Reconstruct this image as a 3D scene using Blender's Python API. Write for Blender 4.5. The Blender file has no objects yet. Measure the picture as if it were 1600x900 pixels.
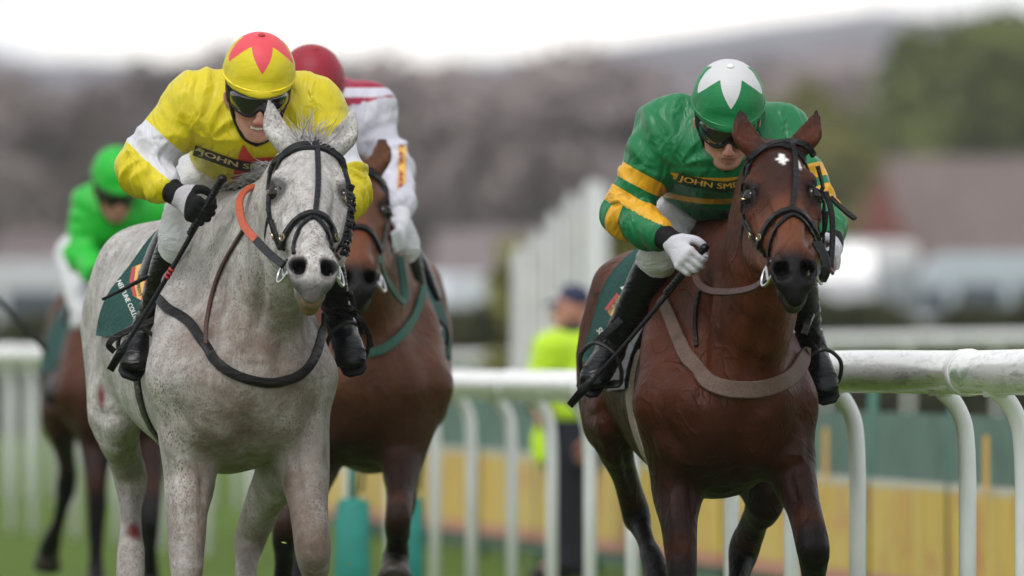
import bpy, bmesh, math, random
import numpy as np
from mathutils import Vector, Matrix
from mathutils.bvhtree import BVHTree

random.seed(7)
np.random.seed(7)
scene = bpy.context.scene
COL = scene.collection

# ------------------------------------------------------------------ camera, sky, sun, exposure
CAM_D, CAM_Z, F_PX = 28.0, 1.2, 14840.0        # metres to the two leading horses, lens height, focal length in photo pixels
CAM = Vector((0.0, -CAM_D, CAM_Z))
cd = bpy.data.cameras.new('camera')
cam = bpy.data.objects.new('camera', cd)
COL.objects.link(cam)
cam.location = CAM
cam.rotation_euler = (math.radians(90.0), 0.0, 0.0)
cd.sensor_width = 36.0
cd.lens = 36.0 * F_PX / 1600.0
cd.shift_y = 90.0 / 1600.0
cd.clip_start, cd.clip_end = 0.5, 12000.0
cd.dof.use_dof = True
cd.dof.focus_distance = CAM_D - 0.1
cd.dof.aperture_fstop = 3.3
scene.camera = cam

SUN_ELEV, SUN_ROT = math.radians(60.0), math.radians(205.0)
world = bpy.data.worlds.new('World')
scene.world = world
world.use_nodes = True
wn = world.node_tree.nodes
wl = world.node_tree.links
for n in list(wn):
    wn.remove(n)
w_out = wn.new('ShaderNodeOutputWorld')
w_bg = wn.new('ShaderNodeBackground')
w_sky = wn.new('ShaderNodeTexSky')
w_sky.sky_type = 'NISHITA'
w_sky.sun_disc = False
w_sky.sun_elevation = SUN_ELEV
w_sky.sun_rotation = SUN_ROT
w_sky.air_density, w_sky.dust_density, w_sky.ozone_density = 1.6, 0.6, 1.0
w_hsv = wn.new('ShaderNodeHueSaturation')      # overcast: cloud takes nearly all the blue out of the sky
w_hsv.inputs['Saturation'].default_value = 0.12
w_hsv.inputs['Value'].default_value = 1.7
w_tc = wn.new('ShaderNodeTexCoord')
w_map = wn.new('ShaderNodeMapping')
w_map.inputs['Scale'].default_value = (24.0, 24.0, 110.0)
w_noise = wn.new('ShaderNodeTexNoise')
w_noise.inputs['Scale'].default_value = 1.0
w_noise.inputs['Detail'].default_value = 3.0
w_ramp = wn.new('ShaderNodeValToRGB')
w_ramp.color_ramp.elements[0].position = 0.38
w_ramp.color_ramp.elements[0].color = (0.56, 0.58, 0.64, 1)
w_ramp.color_ramp.elements[1].position = 0.58
w_ramp.color_ramp.elements[1].color = (1.0, 0.99, 0.97, 1)
w_mul = wn.new('ShaderNodeMixRGB')
w_mul.blend_type = 'MULTIPLY'
w_mul.inputs[0].default_value = 1.0
wl.new(w_tc.outputs['Generated'], w_map.inputs['Vector'])
wl.new(w_map.outputs[0], w_noise.inputs['Vector'])
wl.new(w_noise.outputs[0], w_ramp.inputs[0])
wl.new(w_sky.outputs[0], w_hsv.inputs['Color'])
wl.new(w_hsv.outputs[0], w_mul.inputs[1])
wl.new(w_ramp.outputs[0], w_mul.inputs[2])
wl.new(w_mul.outputs[0], w_bg.inputs['Color'])
w_bg.inputs['Strength'].default_value = 0.125
wl.new(w_bg.outputs[0], w_out.inputs[0])

sd = bpy.data.lights.new('sun', 'SUN')
sun = bpy.data.objects.new('sun', sd)
COL.objects.link(sun)
sd.energy = 1.3
sd.angle = math.radians(14.0)
sd.color = (1.0, 0.97, 0.92)
_az = SUN_ROT                                   # sun stands ahead of the horses, to the left of the lens
_sun_dir = Vector((math.sin(_az) * math.cos(SUN_ELEV), math.cos(_az) * math.cos(SUN_ELEV), math.sin(SUN_ELEV)))
sun.rotation_euler = _sun_dir.to_track_quat('Z', 'Y').to_euler()

scene.view_settings.view_transform = 'Standard'
scene.view_settings.look = 'None'
scene.view_settings.exposure = 0.24
scene.view_settings.gamma = 1.0
scene.cycles.max_bounces = 5
scene.cycles.use_denoising = True


def P(px, py, dy=0.0):
    """The point seen at photo pixel (px, py), dy metres beyond the plane of the leading horses."""
    s = F_PX / (CAM_D + dy)
    return np.array([(px - 800.0) / s, dy, CAM_Z + (540.0 - py) / s])


# ------------------------------------------------------------------ objects
def tag(o, label=None, cat=None, group=None, kind=None):
    if label: o['label'] = label
    if cat: o['category'] = cat
    if group: o['group'] = group
    if kind: o['kind'] = kind
    return o


def empty(name, loc, label=None, cat=None, group=None):
    o = bpy.data.objects.new(name, None)
    COL.objects.link(o)
    o.location = loc
    o.empty_display_size = 0.2
    return tag(o, label, cat, group)


def new_mesh(name, V, F, smooth=True):
    me = bpy.data.meshes.new(name)
    V = np.asarray(V, dtype=np.float32).reshape(-1, 3)
    if isinstance(F, np.ndarray):
        n, k = F.shape
        me.vertices.add(len(V))
        me.vertices.foreach_set('co', V.ravel())
        me.loops.add(n * k)
        me.loops.foreach_set('vertex_index', F.astype(np.int32).ravel())
        me.polygons.add(n)
        me.polygons.foreach_set('loop_start', np.arange(0, n * k, k, dtype=np.int32))
        me.polygons.foreach_set('loop_total', np.full(n, k, dtype=np.int32))
        me.update(calc_edges=True)
    else:
        me.from_pydata([tuple(v) for v in V], [], F)
        me.update()
    if smooth:
        me.polygons.foreach_set('use_smooth', np.ones(len(me.polygons), dtype=bool))
    return me


def place(name, V, F, material, parent=None, base=None, smooth=True, attrs=None):
    """World-space vertices to one mesh object; under a parent they are kept relative to the thing's base."""
    V = np.asarray(V, dtype=np.float64).reshape(-1, 3)
    b = np.zeros(3) if base is None else np.asarray(base, float)
    me = new_mesh(name, V - b, F, smooth)
    for k, a in (attrs or {}).items():
        at = me.attributes.new(k, 'FLOAT', 'POINT')
        at.data.foreach_set('value', np.asarray(a, dtype=np.float32))
    o = bpy.data.objects.new(name, me)
    me.materials.append(material)
    COL.objects.link(o)
    if parent is not None:
        o.parent = parent
    else:
        o.location = b
    return o


class MB:
    """Collects simple shapes into one vertex / face list."""
    def __init__(s):
        s.V, s.F = [], []

    def add(s, V, F):
        o = len(s.V)
        s.V += [tuple(map(float, v)) for v in V]
        s.F += [tuple(i + o for i in f) for f in F]
        return s

    def box(s, c, size, rz=0.0, taper=1.0, bev=0.0):
        x, y, z = (q / 2 for q in size)
        V = []
        if bev <= 0:
            for k in (-1, 1):
                t = taper if k > 0 else 1.0
                for (i, j) in ((-1, -1), (1, -1), (1, 1), (-1, 1)):
                    V.append((i * x * t, j * y * t, k * z))
            F = [(3, 2, 1, 0), (4, 5, 6, 7), (0, 1, 5, 4), (1, 2, 6, 5), (2, 3, 7, 6), (3, 0, 4, 7)]
        else:
            b = min(bev, x * .9, y * .9, z * .9)
            rows = [(-z, b), (-z + b, 0), (z - b, 0), (z, b)]
            for (zz, ins) in rows:
                t = taper if zz > 0 else 1.0
                xi, yi = x * t - ins, y * t - ins
                c2 = b * .6
                V += [(-xi + c2, -yi, zz), (xi - c2, -yi, zz), (xi, -yi + c2, zz), (xi, yi - c2, zz),
                      (xi - c2, yi, zz), (-xi + c2, yi, zz), (-xi, yi - c2, zz), (-xi, -yi + c2, zz)]
            F = [tuple(range(7, -1, -1)), tuple(range(24, 32))]
            for r in range(3):
                for i in range(8):
                    j = (i + 1) % 8
                    F.append((r * 8 + i, r * 8 + j, r * 8 + 8 + j, r * 8 + 8 + i))
        cs, sn = math.cos(rz), math.sin(rz)
        V = [(c[0] + a * cs - b_ * sn, c[1] + a * sn + b_ * cs, c[2] + d) for (a, b_, d) in V]
        return s.add(V, F)

    def tube(s, pts, rad, n=8, caps=True):
        pts = [Vector(p) for p in pts]
        m = len(pts)
        rad = [rad] * m if not hasattr(rad, '__len__') else list(rad)
        V, F = [], []
        ref = None
        for i, p in enumerate(pts):
            t = (pts[min(i + 1, m - 1)] - pts[max(i - 1, 0)]).normalized()
            if ref is None:
                ref = t.orthogonal().normalized()
            ref = (ref - t * ref.dot(t))
            ref = ref.normalized() if ref.length > 1e-6 else t.orthogonal().normalized()
            b = t.cross(ref)
            for k in range(n):
                a = 2 * math.pi * k / n
                V.append(p + (ref * math.cos(a) + b * math.sin(a)) * rad[i])
        for i in range(m - 1):
            for k in range(n):
                k2 = (k + 1) % n
                F.append((i * n + k, i * n + k2, (i + 1) * n + k2, (i + 1) * n + k))
        if caps:
            F.append(tuple(range(n - 1, -1, -1)))
            F.append(tuple((m - 1) * n + k for k in range(n)))
        return s.add(V, F)

    def ball(s, c, r, nu=12, nv=8, axes=None):
        r = (r, r, r) if not hasattr(r, '__len__') else r
        ax = axes if axes is not None else np.eye(3)
        V, F = [], []
        c = np.asarray(c, float)
        for j in range(nv + 1):
            th = math.pi * j / nv
            for i in range(nu):
                ph = 2 * math.pi * i / nu
                q = (r[0] * math.sin(th) * math.cos(ph), r[1] * math.sin(th) * math.sin(ph), r[2] * math.cos(th))
                V.append(c + q[0] * np.asarray(ax[0]) + q[1] * np.asarray(ax[1]) + q[2] * np.asarray(ax[2]))
        for j in range(nv):
            for i in range(nu):
                i2 = (i + 1) % nu
                F.append((j * nu + i, (j + 1) * nu + i, (j + 1) * nu + i2, j * nu + i2))
        return s.add(V, F)

    def build(s, name, material, parent=None, base=None, smooth=True):
        return place(name, s.V, s.F, material, parent, base, smooth)


def catmull(Q, n):
    Q = np.asarray(Q, float)
    if len(Q) < 3 or n < 2:
        return Q
    E = np.vstack([2 * Q[0] - Q[1], Q, 2 * Q[-1] - Q[-2]])
    out = []
    for i in range(1, len(E) - 2):
        p0, p1, p2, p3 = E[i - 1], E[i], E[i + 1], E[i + 2]
        for j in range(n):
            t = j / n
            out.append(.5 * (2 * p1 + (p2 - p0) * t + (2 * p0 - 5 * p1 + 4 * p2 - p3) * t * t + (3 * p1 - p0 - 3 * p2 + p3) * t ** 3))
    out.append(Q[-1])
    return np.array(out)


def unit(v):
    v = np.asarray(v, float)
    return v / max(1e-9, np.linalg.norm(v))


# ------------------------------------------------------------------ smooth bodies: tapered elliptic tubes blended into one skin
class Tube:
    def __init__(s, pts, k=.03, side=None, sub=3, op='u'):
        Q = np.array([list(p) + [p[3]] if len(p) == 4 else list(p) for p in pts], float)
        if len(Q) > 2:
            Q = catmull(Q, sub)
            Q[:, 3:] = np.maximum(Q[:, 3:], .002)
        s.Q, s.k, s.op = Q, k, op
        s.side = np.array([1.0, 0, 0]) if side is None else unit(side)

    def bbox(s):
        r = np.maximum(s.Q[:, 3], s.Q[:, 4])[:, None]
        return (s.Q[:, :3] - r).min(0), (s.Q[:, :3] + r).max(0)

    def seg(s, i, X, Y, Z):
        a, b = s.Q[i], s.Q[min(i + 1, len(s.Q) - 1)]
        ab = b[:3] - a[:3]
        L = np.linalg.norm(ab)
        rx, ry, rz = X - a[0], Y - a[1], Z - a[2]
        if L < 1e-6:
            T = np.array([0, 0, 1.0]); t = 0.0 * (rx + ry + rz)
        else:
            T = ab / L
            t = np.clip((rx * T[0] + ry * T[1] + rz * T[2]) / L, 0, 1)
        sd_ = s.side - T * s.side.dot(T)
        if np.linalg.norm(sd_) < .05:
            sd_ = np.cross(T, [0.3, .2, 1.0])
        sd_ = unit(sd_)
        nn = np.cross(sd_, T)
        w = a[3] + (b[3] - a[3]) * t
        h = a[4] + (b[4] - a[4]) * t
        tl = t * L
        dx, dy, dz = rx - tl * T[0], ry - tl * T[1], rz - tl * T[2]
        m = np.minimum(w, h)
        ds = (dx * sd_[0] + dy * sd_[1] + dz * sd_[2]) / w
        dn = (dx * nn[0] + dy * nn[1] + dz * nn[2]) / h
        da = (dx * T[0] + dy * T[1] + dz * T[2]) / m
        return (np.sqrt(ds * ds + dn * dn + da * da) - 1) * m

    def at(s, Pn):
        """Distance of points (N, 3) to the tube."""
        d = None
        for i in range(max(1, len(s.Q) - 1)):
            q = s.seg(i, Pn[:, 0], Pn[:, 1], Pn[:, 2])
            d = q if d is None else np.minimum(d, q)
        return d

    def along(s, Pn):
        """Parameter 0..1 along the centre line for points (N, 3)."""
        C = s.Q[:, :3]
        L = np.concatenate([[0], np.cumsum(np.linalg.norm(np.diff(C, axis=0), axis=1))])
        best = np.full(len(Pn), 1e9); out = np.zeros(len(Pn))
        for i in range(len(C) - 1):
            ab = C[i + 1] - C[i]; l2 = ab.dot(ab) + 1e-12
            t = (Pn - C[i]).dot(ab) / l2
            lo = -9 if i == 0 else 0
            hi = 9 if i == len(C) - 2 else 1
            t = np.clip(t, lo, hi)
            d = np.linalg.norm(Pn - C[i] - t[:, None] * ab, axis=1)
            u = (L[i] + t * math.sqrt(l2)) / L[-1]
            m = d < best
            best[m] = d[m]; out[m] = u[m]
        return out


def surface_nets(d, lo, h, smooth=2):
    s = d < 0
    cnt = np.zeros(tuple(q - 1 for q in d.shape), np.uint8)
    offs = [(i, j, k) for i in (0, 1) for j in (0, 1) for k in (0, 1)]
    nx, ny, nz = cnt.shape
    for (i, j, k) in offs:
        cnt += s[i:i + nx, j:j + ny, k:k + nz]
    act = (cnt > 0) & (cnt < 8)
    idx = np.argwhere(act)
    ids = np.full(cnt.shape, -1, np.int32)
    ids[act] = np.arange(len(idx), dtype=np.int32)
    vals = np.stack([d[idx[:, 0] + i, idx[:, 1] + j, idx[:, 2] + k] for (i, j, k) in offs], 1).astype(np.float64)
    acc = np.zeros((len(idx), 3)); num = np.zeros(len(idx))
    for a in range(8):
        for b in range(a + 1, 8):
            df = np.array(offs[b]) - np.array(offs[a])
            if np.abs(df).sum() != 1:
                continue
            va, vb = vals[:, a], vals[:, b]
            m = (va < 0) != (vb < 0)
            t = np.where(m, va / np.where(m, va - vb, 1), 0)
            acc += np.where(m[:, None], np.array(offs[a]) + t[:, None] * df, 0)
            num += m
    V = lo + (idx + acc / num[:, None]) * h
    faces = []
    for ax in range(3):
        u, v = (ax + 1) % 3, (ax + 2) % 3
        sl0 = [slice(None)] * 3; sl1 = [slice(None)] * 3
        sl0[ax] = slice(0, -1); sl1[ax] = slice(1, None)
        A, B = s[tuple(sl0)], s[tuple(sl1)]
        e = np.argwhere(A != B)
        if not len(e):
            continue
        ok = (e[:, u] > 0) & (e[:, v] > 0) & (e[:, u] < d.shape[u] - 1) & (e[:, v] < d.shape[v] - 1)
        e = e[ok]
        ins = A[e[:, 0], e[:, 1], e[:, 2]]
        def cell(du, dv):
            c = e.copy(); c[:, u] += du; c[:, v] += dv
            return ids[c[:, 0], c[:, 1], c[:, 2]]
        q = np.stack([cell(-1, -1), cell(0, -1), cell(0, 0), cell(-1, 0)], 1)
        q[~ins] = q[~ins][:, ::-1]
        faces.append(q)
    F = np.concatenate(faces)
    F = F[(F >= 0).all(1)]
    if smooth:
        E = np.concatenate([F[:, [0, 1]], F[:, [1, 2]], F[:, [2, 3]], F[:, [3, 0]]])
        n = len(V)
        deg = np.maximum(1, np.bincount(E[:, 0], minlength=n) + np.bincount(E[:, 1], minlength=n))
        for it in range(smooth):
            W = np.empty_like(V)
            for c in range(3):
                W[:, c] = (np.bincount(E[:, 0], V[E[:, 1], c], n) + np.bincount(E[:, 1], V[E[:, 0], c], n)) / deg
            V = V * .4 + W * .6
    return V, F


def normals_of(V, F):
    a = V[F[:, 2]] - V[F[:, 0]]; b = V[F[:, 3]] - V[F[:, 1]]
    fn = np.cross(a, b)
    N = np.zeros_like(V)
    for c in range(3):
        N[:, c] = sum(np.bincount(F[:, j], fn[:, c], len(V)) for j in range(4))
    return N / np.maximum(1e-12, np.linalg.norm(N, axis=1))[:, None]


def skin(tubes, h, smooth=2, clip=None):
    """One continuous surface (vertices, quads) round blended tubes; op 's' carves. clip: (point, normal) half spaces kept where (p-point).normal < 0."""
    los, his = zip(*[t.bbox() for t in tubes if t.op == 'u'])
    lo = np.min(los, 0) - 4 * h
    hi = np.max(his, 0) + 4 * h
    n = np.ceil((hi - lo) / h).astype(int) + 1
    D = np.full(n, .5, np.float32)
    gx = (lo[0] + np.arange(n[0]) * h).astype(np.float32)
    gy = (lo[1] + np.arange(n[1]) * h).astype(np.float32)
    gz = (lo[2] + np.arange(n[2]) * h).astype(np.float32)

    def rng(a, b):
        i0 = np.maximum(0, np.floor((a - lo) / h).astype(int))
        i1 = np.minimum(n, np.ceil((b - lo) / h).astype(int) + 1)
        return i0, i1
    for t in tubes:
        pad = t.k + 3 * h
        a, b = t.bbox()
        i0, i1 = rng(a - pad, b + pad)
        if (i1 <= i0).any():
            continue
        T = np.full(i1 - i0, pad, np.float32)
        for i in range(max(1, len(t.Q) - 1)):
            q = t.Q[i:i + 2]
            r = max(q[:, 3].max(), q[:, 4].max()) + pad
            j0, j1 = rng(q[:, :3].min(0) - r, q[:, :3].max(0) + r)
            j0 = np.maximum(j0, i0); j1 = np.minimum(j1, i1)
            if (j1 <= j0).any():
                continue
            X = gx[j0[0]:j1[0], None, None]; Y = gy[None, j0[1]:j1[1], None]; Z = gz[None, None, j0[2]:j1[2]]
            sl = tuple(slice(j0[c] - i0[c], j1[c] - i0[c]) for c in range(3))
            T[sl] = np.minimum(T[sl], t.seg(i, X, Y, Z))
        sl = tuple(slice(i0[c], i1[c]) for c in range(3))
        A = D[sl]
        k = max(t.k, 1e-5)
        if t.op == 'u':
            hh = np.maximum(k - np.abs(A - T), 0) / k
            D[sl] = np.minimum(A, T) - hh * hh * (k * .25)
        else:
            hh = np.maximum(k - np.abs(A + T), 0) / k
            D[sl] = np.maximum(A, -T) + hh * hh * (k * .25)
    for (pt, nr) in clip or []:
        pl = ((gx[:, None, None] - pt[0]) * nr[0] + (gy[None, :, None] - pt[1]) * nr[1] + (gz[None, None, :] - pt[2]) * nr[2])
        np.maximum(D, pl.astype(np.float32), out=D)
    D[0], D[-1], D[:, 0], D[:, -1], D[:, :, 0], D[:, :, -1] = .5, .5, .5, .5, .5, .5
    return surface_nets(D, lo, h, smooth)


def _hash(ix, iy, iz, seed):
    n = (ix * 374761393 + iy * 668265263 + iz * 2147483647 + seed * 974711) & 0x7fffffff
    n = ((n ^ (n >> 13)) * 1274126177) & 0x7fffffff
    n = ((n ^ (n >> 16)) * 60493 + 19990303) & 0x7fffffff
    return (n & 0xffff) / 65535.0


def vnoise(Pn, seed=0):
    """Value noise -1..1 at points (N, 3)."""
    Pn = np.asarray(Pn, float)
    i = np.floor(Pn).astype(np.int64)
    f = Pn - i
    f = f * f * (3 - 2 * f)
    r = 0
    for a in (0, 1):
        wa = f[:, 0] if a else 1 - f[:, 0]
        for b in (0, 1):
            wb = f[:, 1] if b else 1 - f[:, 1]
            for c in (0, 1):
                wc = f[:, 2] if c else 1 - f[:, 2]
                r = r + wa * wb * wc * _hash(i[:, 0] + a, i[:, 1] + b, i[:, 2] + c, seed)
    return r * 2 - 1


def sstep(a, b, x):
    t = np.clip((x - a) / (b - a), 0, 1)
    return t * t * (3 - 2 * t)


def bvh_of(V, F):
    return BVHTree.FromPolygons([tuple(v) for v in V], [tuple(f) for f in F.tolist()] if isinstance(F, np.ndarray) else F)


def cast(bvh, px, py, near=0.0):
    """First point of a surface met from the lens through photo pixel (px, py): (location, normal) or None."""
    d = Vector(P(px, py, 0.0)) - CAM
    d.normalize()
    loc, nor, _, _ = bvh.ray_cast(CAM, d, 200.0)
    if loc is None:
        return None
    if nor.dot(d) > 0:
        nor = -nor
    return np.array(loc), np.array(nor)


def hug(bvh, pix, off=.006, sub=6, guess_dy=0.0, relax=2):
    """A line over a surface: photo pixels turned into points lying on it. Returns points, outward normals."""
    Q = catmull(np.array(pix, float), sub)
    hits = [cast(bvh, q[0], q[1]) for q in Q]
    known = [i for i, x in enumerate(hits) if x is not None]
    pts, nors = [], []
    for i, q in enumerate(Q):
        if hits[i] is not None:
            p, n = hits[i]
        else:
            dy = hits[min(known, key=lambda j: abs(j - i))][0][1] if known else guess_dy
            g = P(q[0], q[1], dy)
            loc, nor, _, dist = bvh.find_nearest(Vector(g))
            n = np.array(nor)
            p = g
        pts.append(p); nors.append(n)
    pts = np.array(pts); nors = np.array(nors)
    for _ in range(relax):
        nors[1:-1] = nors[1:-1] * .5 + (nors[:-2] + nors[2:]) * .25
        pts[1:-1] = pts[1:-1] * .5 + (pts[:-2] + pts[2:]) * .25
    nors /= np.maximum(1e-9, np.linalg.norm(nors, axis=1))[:, None]
    return pts + nors * off, nors


def ribbon(mb, pts, nors, width, thick, closed=False):
    """A flat strap along points, its face turned to the normals."""
    pts = np.asarray(pts, float); nors = np.asarray(nors, float)
    m = len(pts)
    width = np.full(m, width) if not hasattr(width, '__len__') else np.interp(np.linspace(0, 1, m), np.linspace(0, 1, len(width)), width)
    V, F = [], []
    prof = [(-.5, -.4), (-.5, .30), (-.44, .5), (.44, .5), (.5, .30), (.5, -.4), (.4, -.5), (-.4, -.5)]
    for i in range(m):
        t = unit(pts[(i + 1) % m if closed else min(i + 1, m - 1)] - pts[i - 1 if (closed or i) else 0])
        b = unit(np.cross(t, nors[i]))
        n = np.cross(b, t)
        for (a, c) in prof:
            V.append(pts[i] + b * a * width[i] + n * c * thick)
    k = len(prof)
    for i in range(m if closed else m - 1):
        i2 = (i + 1) % m
        for j in range(k):
            j2 = (j + 1) % k
            F.append((i * k + j, i2 * k + j, i2 * k + j2, i * k + j2))
    if not closed:
        F.append(tuple(range(k)))
        F.append(tuple((m - 1) * k + j for j in range(k - 1, -1, -1)))
    return mb.add(V, F)


def ring(mb, c, normal, R, r, n=20, k=7, squash=1.0, up=(0, 0, 1)):
    """A metal ring standing in the plane with this normal."""
    nrm = unit(normal); u = unit(np.cross(nrm, up)); v = np.cross(nrm, u)
    pts = [np.asarray(c) + u * R * math.cos(a) + v * R * squash * math.sin(a) for a in np.linspace(0, 2 * math.pi, n + 1)]
    return mb.tube(pts, r, k, caps=False)


# ------------------------------------------------------------------ materials
class Mat:
    def __init__(s, name, color=(.5, .5, .5), rough=.5, spec=.5, sheen=0.0, metal=0.0, coat=0.0):
        s.m = bpy.data.materials.new(name)
        s.m.use_nodes = True
        s.nt = s.m.node_tree
        s.b = s.nt.nodes['Principled BSDF']
        s.set('Base Color', (*color, 1)); s.set('Roughness', rough); s.set('Specular IOR Level', spec)
        s.set('Metallic', metal); s.set('Sheen Weight', sheen); s.set('Coat Weight', coat)
        s._co = None

    def set(s, k, v):
        s.b.inputs[k].default_value = v
        return s

    def node(s, t, **kw):
        n = s.nt.nodes.new(t)
        for k, v in kw.items():
            setattr(n, k, v)
        return n

    def link(s, a, b):
        s.nt.links.new(a, b)

    def co(s, scale=None, rot=(0, 0, 0)):
        if s._co is None:
            s._co = s.node('ShaderNodeTexCoord').outputs['Object']
        if scale is None:
            return s._co
        mp = s.node('ShaderNodeMapping')
        mp.inputs['Scale'].default_value = scale
        mp.inputs['Rotation'].default_value = rot
        s.link(s._co, mp.inputs['Vector'])
        return mp.outputs[0]

    def noise(s, scale, detail=3.0, rough=.55, vec=None, dist=0.0):
        n = s.node('ShaderNodeTexNoise')
        n.inputs['Scale'].default_value = scale
        n.inputs['Detail'].default_value = detail
        n.inputs['Roughness'].default_value = rough
        n.inputs['Distortion'].default_value = dist
        s.link(vec if vec is not None else s.co(), n.inputs['Vector'])
        return n.outputs[0]

    def voro(s, scale, vec=None, feature='F1'):
        n = s.node('ShaderNodeTexVoronoi', feature=feature)
        n.inputs['Scale'].default_value = scale
        s.link(vec if vec is not None else s.co(), n.inputs['Vector'])
        return n.outputs['Distance']

    def attr(s, name):
        return s.node('ShaderNodeAttribute', attribute_name=name).outputs['Fac']

    def ramp(s, fac, stops, const=False):
        n = s.node('ShaderNodeValToRGB')
        r = n.color_ramp
        r.interpolation = 'CONSTANT' if const else 'LINEAR'
        while len(r.elements) < len(stops):
            r.elements.new(.5)
        for e, (p, c) in zip(r.elements, stops):
            e.position = p
            e.color = (c, c, c, 1) if not hasattr(c, '__len__') else (*c, 1)
        s.link(fac, n.inputs[0])
        return n.outputs[0]

    def mix(s, fac, a, b, mode='MIX'):
        n = s.node('ShaderNodeMixRGB', blend_type=mode)
        for i, v in enumerate((fac, a, b)):
            if hasattr(v, 'is_linked'):
                s.link(v, n.inputs[i])
            elif hasattr(v, '__len__'):
                n.inputs[i].default_value = (*v, 1)
            else:
                n.inputs[i].default_value = v
        return n.outputs[0]

    def math(s, op, a, b=0.0):
        n = s.node('ShaderNodeMath', operation=op)
        for i, v in enumerate((a, b)):
            if hasattr(v, 'is_linked'):
                s.link(v, n.inputs[i])
            else:
                n.inputs[i].default_value = v
        return n.outputs[0]

    def color(s, out):
        s.link(out, s.b.inputs['Base Color'])
        return s

    def rough(s, out):
        s.link(out, s.b.inputs['Roughness'])
        return s

    def bump(s, h, strength=.3, dist=.01):
        n = s.node('ShaderNodeBump')
        n.inputs['Strength'].default_value = strength
        n.inputs['Distance'].default_value = dist
        s.link(h, n.inputs['Height'])
        s.link(n.outputs[0], s.b.inputs['Normal'])
        return s


def sharp(o, deg=35):
    o.data.set_sharp_from_angle(angle=math.radians(deg))
    return o


def plain(name, color, rough=.5, var=.15, scale=40.0, bump=0.0, **kw):
    """A simple surface with a little uneven tone and relief."""
    m = Mat(name, color, rough, **kw)
    n = m.noise(scale, 4.0)
    lo = tuple(c * (1 - var) for c in color); hi = tuple(min(1, c * (1 + var)) for c in color)
    m.color(m.ramp(n, [(.3, lo), (.7, hi)]))
    if bump:
        m.bump(n, bump, .01)
    return m.m


def cloth(name, color, rough=.55, sheen=.3, fold=.55):
    m = Mat(name, color, rough, sheen=sheen, spec=.35)
    weave = m.noise(900.0, 1.0)
    f = m.noise(16.0, 3.0, .5, m.co((1.0, 1.6, 2.4)), .8)
    f2 = m.noise(45.0, 2.0, .5, m.co((1.0, 2.0, 1.6)))
    m.bump(m.math('ADD', m.math('MULTIPLY', f, 1.0), m.math('ADD', m.math('MULTIPLY', f2, .35), m.math('MULTIPLY', weave, .02))), fold, .03)
    n = m.noise(9.0, 3.0)
    m.color(m.ramp(n, [(.3, tuple(c * .93 for c in color)), (.7, color)]))
    return m


# ------------------------------------------------------------------ shared materials
def leather(name, color, rough=.38, spec=.5):
    m = Mat(name, color, rough, spec=spec)
    n = m.noise(60.0, 4.0)
    m.color(m.ramp(n, [(.3, tuple(c * .6 for c in color)), (.72, tuple(c * 1.35 for c in color))]))
    m.bump(m.math('ADD', m.noise(22.0, 2.0, .5, m.co((.7, .7, 3.0)), .6), m.math('MULTIPLY', m.noise(260.0, 2.0), .12)), .5, .012)
    return m.m


BLACK_LEATHER = leather('black leather', (.004, .004, .005), .30, .30)
TACK = leather('dark tack leather', (.008, .007, .007), .42, .18)
GREY_TACK = leather('dusty tack leather', (.016, .016, .019), .5, .15)
BROWN_TACK = leather('brown rein', (.055, .024, .019), .5, .3)
RED_GRIP = plain('orange rubber rein grip', (.42, .075, .03), .6, .2, 90, .3)
TAN_WEB = plain('tan elastic webbing', (.095, .058, .044), .75, .25, 120, .3)
PALE_WEB = plain('pale webbing girth', (.40, .32, .27), .75, .25, 90, .3)
METAL = plain('steel', (.55, .55, .56), .28, .1, 80, 0, metal=1.0)
BUCKLE = plain('brass buckle', (.40, .33, .20), .35, .2, 60, 0, metal=.8)
EYE = plain('horse eye', (.008, .005, .004), .16, .2, 60, 0, spec=.35)
HOOF = plain('hoof horn', (.035, .028, .024), .5, .3, 50, .3)
TEETH = plain('yellowed teeth', (.42, .25, .10), .45, .3, 60, 0)
CLOTH_GREEN = cloth('dark green saddle felt', (.003, .052, .043), .85, 0, .35).m
BADGE_RED = plain('red print', (.40, .025, .03), .6, .15, 80)
BADGE_GOLD = plain('gold print', (.68, .40, .09), .6, .12, 120)
BADGE_BLACK = plain('black print', (.012, .010, .010), .6, .1, 80)
WHITE_PRINT = plain('white print', (.72, .72, .70), .6, .08, 80)


def bay_coat(name, base, dark, light, tan=(.14, .045, .020)):
    m = Mat(name, base, .42, spec=.15)
    n = m.noise(5.0, 4.0, .6)
    n2 = m.noise(38.0, 4.0, .65, m.co((1.0, 1.0, .45)))
    c = m.ramp(n, [(.3, base), (.72, light)])
    c = m.mix(m.math('MULTIPLY', n2, .6), c, tuple(q * .35 for q in base))
    c = m.mix(m.math('MULTIPLY', m.attr('tan'), .85), c, tan)
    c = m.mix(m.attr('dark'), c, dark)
    c = m.mix(m.attr('white'), c, (.78, .76, .74))
    c = m.mix(m.attr('pink'), c, (.11, .075, .07))
    m.color(c)
    m.rough(m.ramp(m.noise(14.0, 3.0), [(.3, .34), (.7, .52)]))
    hair = m.noise(160.0, 3.0, .6, m.co((1.0, 1.0, .22)))
    ven = m.noise(13.0, 3.0, .5, None, .7)
    wv = m.noise(6.5, 2.0, .5, m.co((1.0, 1.0, .6)), 1.2)
    vein = m.ramp(m.math('ABSOLUTE', m.math('SUBTRACT', wv, .5)), [(.0, 1.0), (.035, 0.0)])
    m.bump(m.math('ADD', m.math('MULTIPLY', vein, .16), m.math('ADD', m.math('MULTIPLY', hair, .24), m.math('MULTIPLY', ven, .7))), .75, .018)
    return m.m


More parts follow.
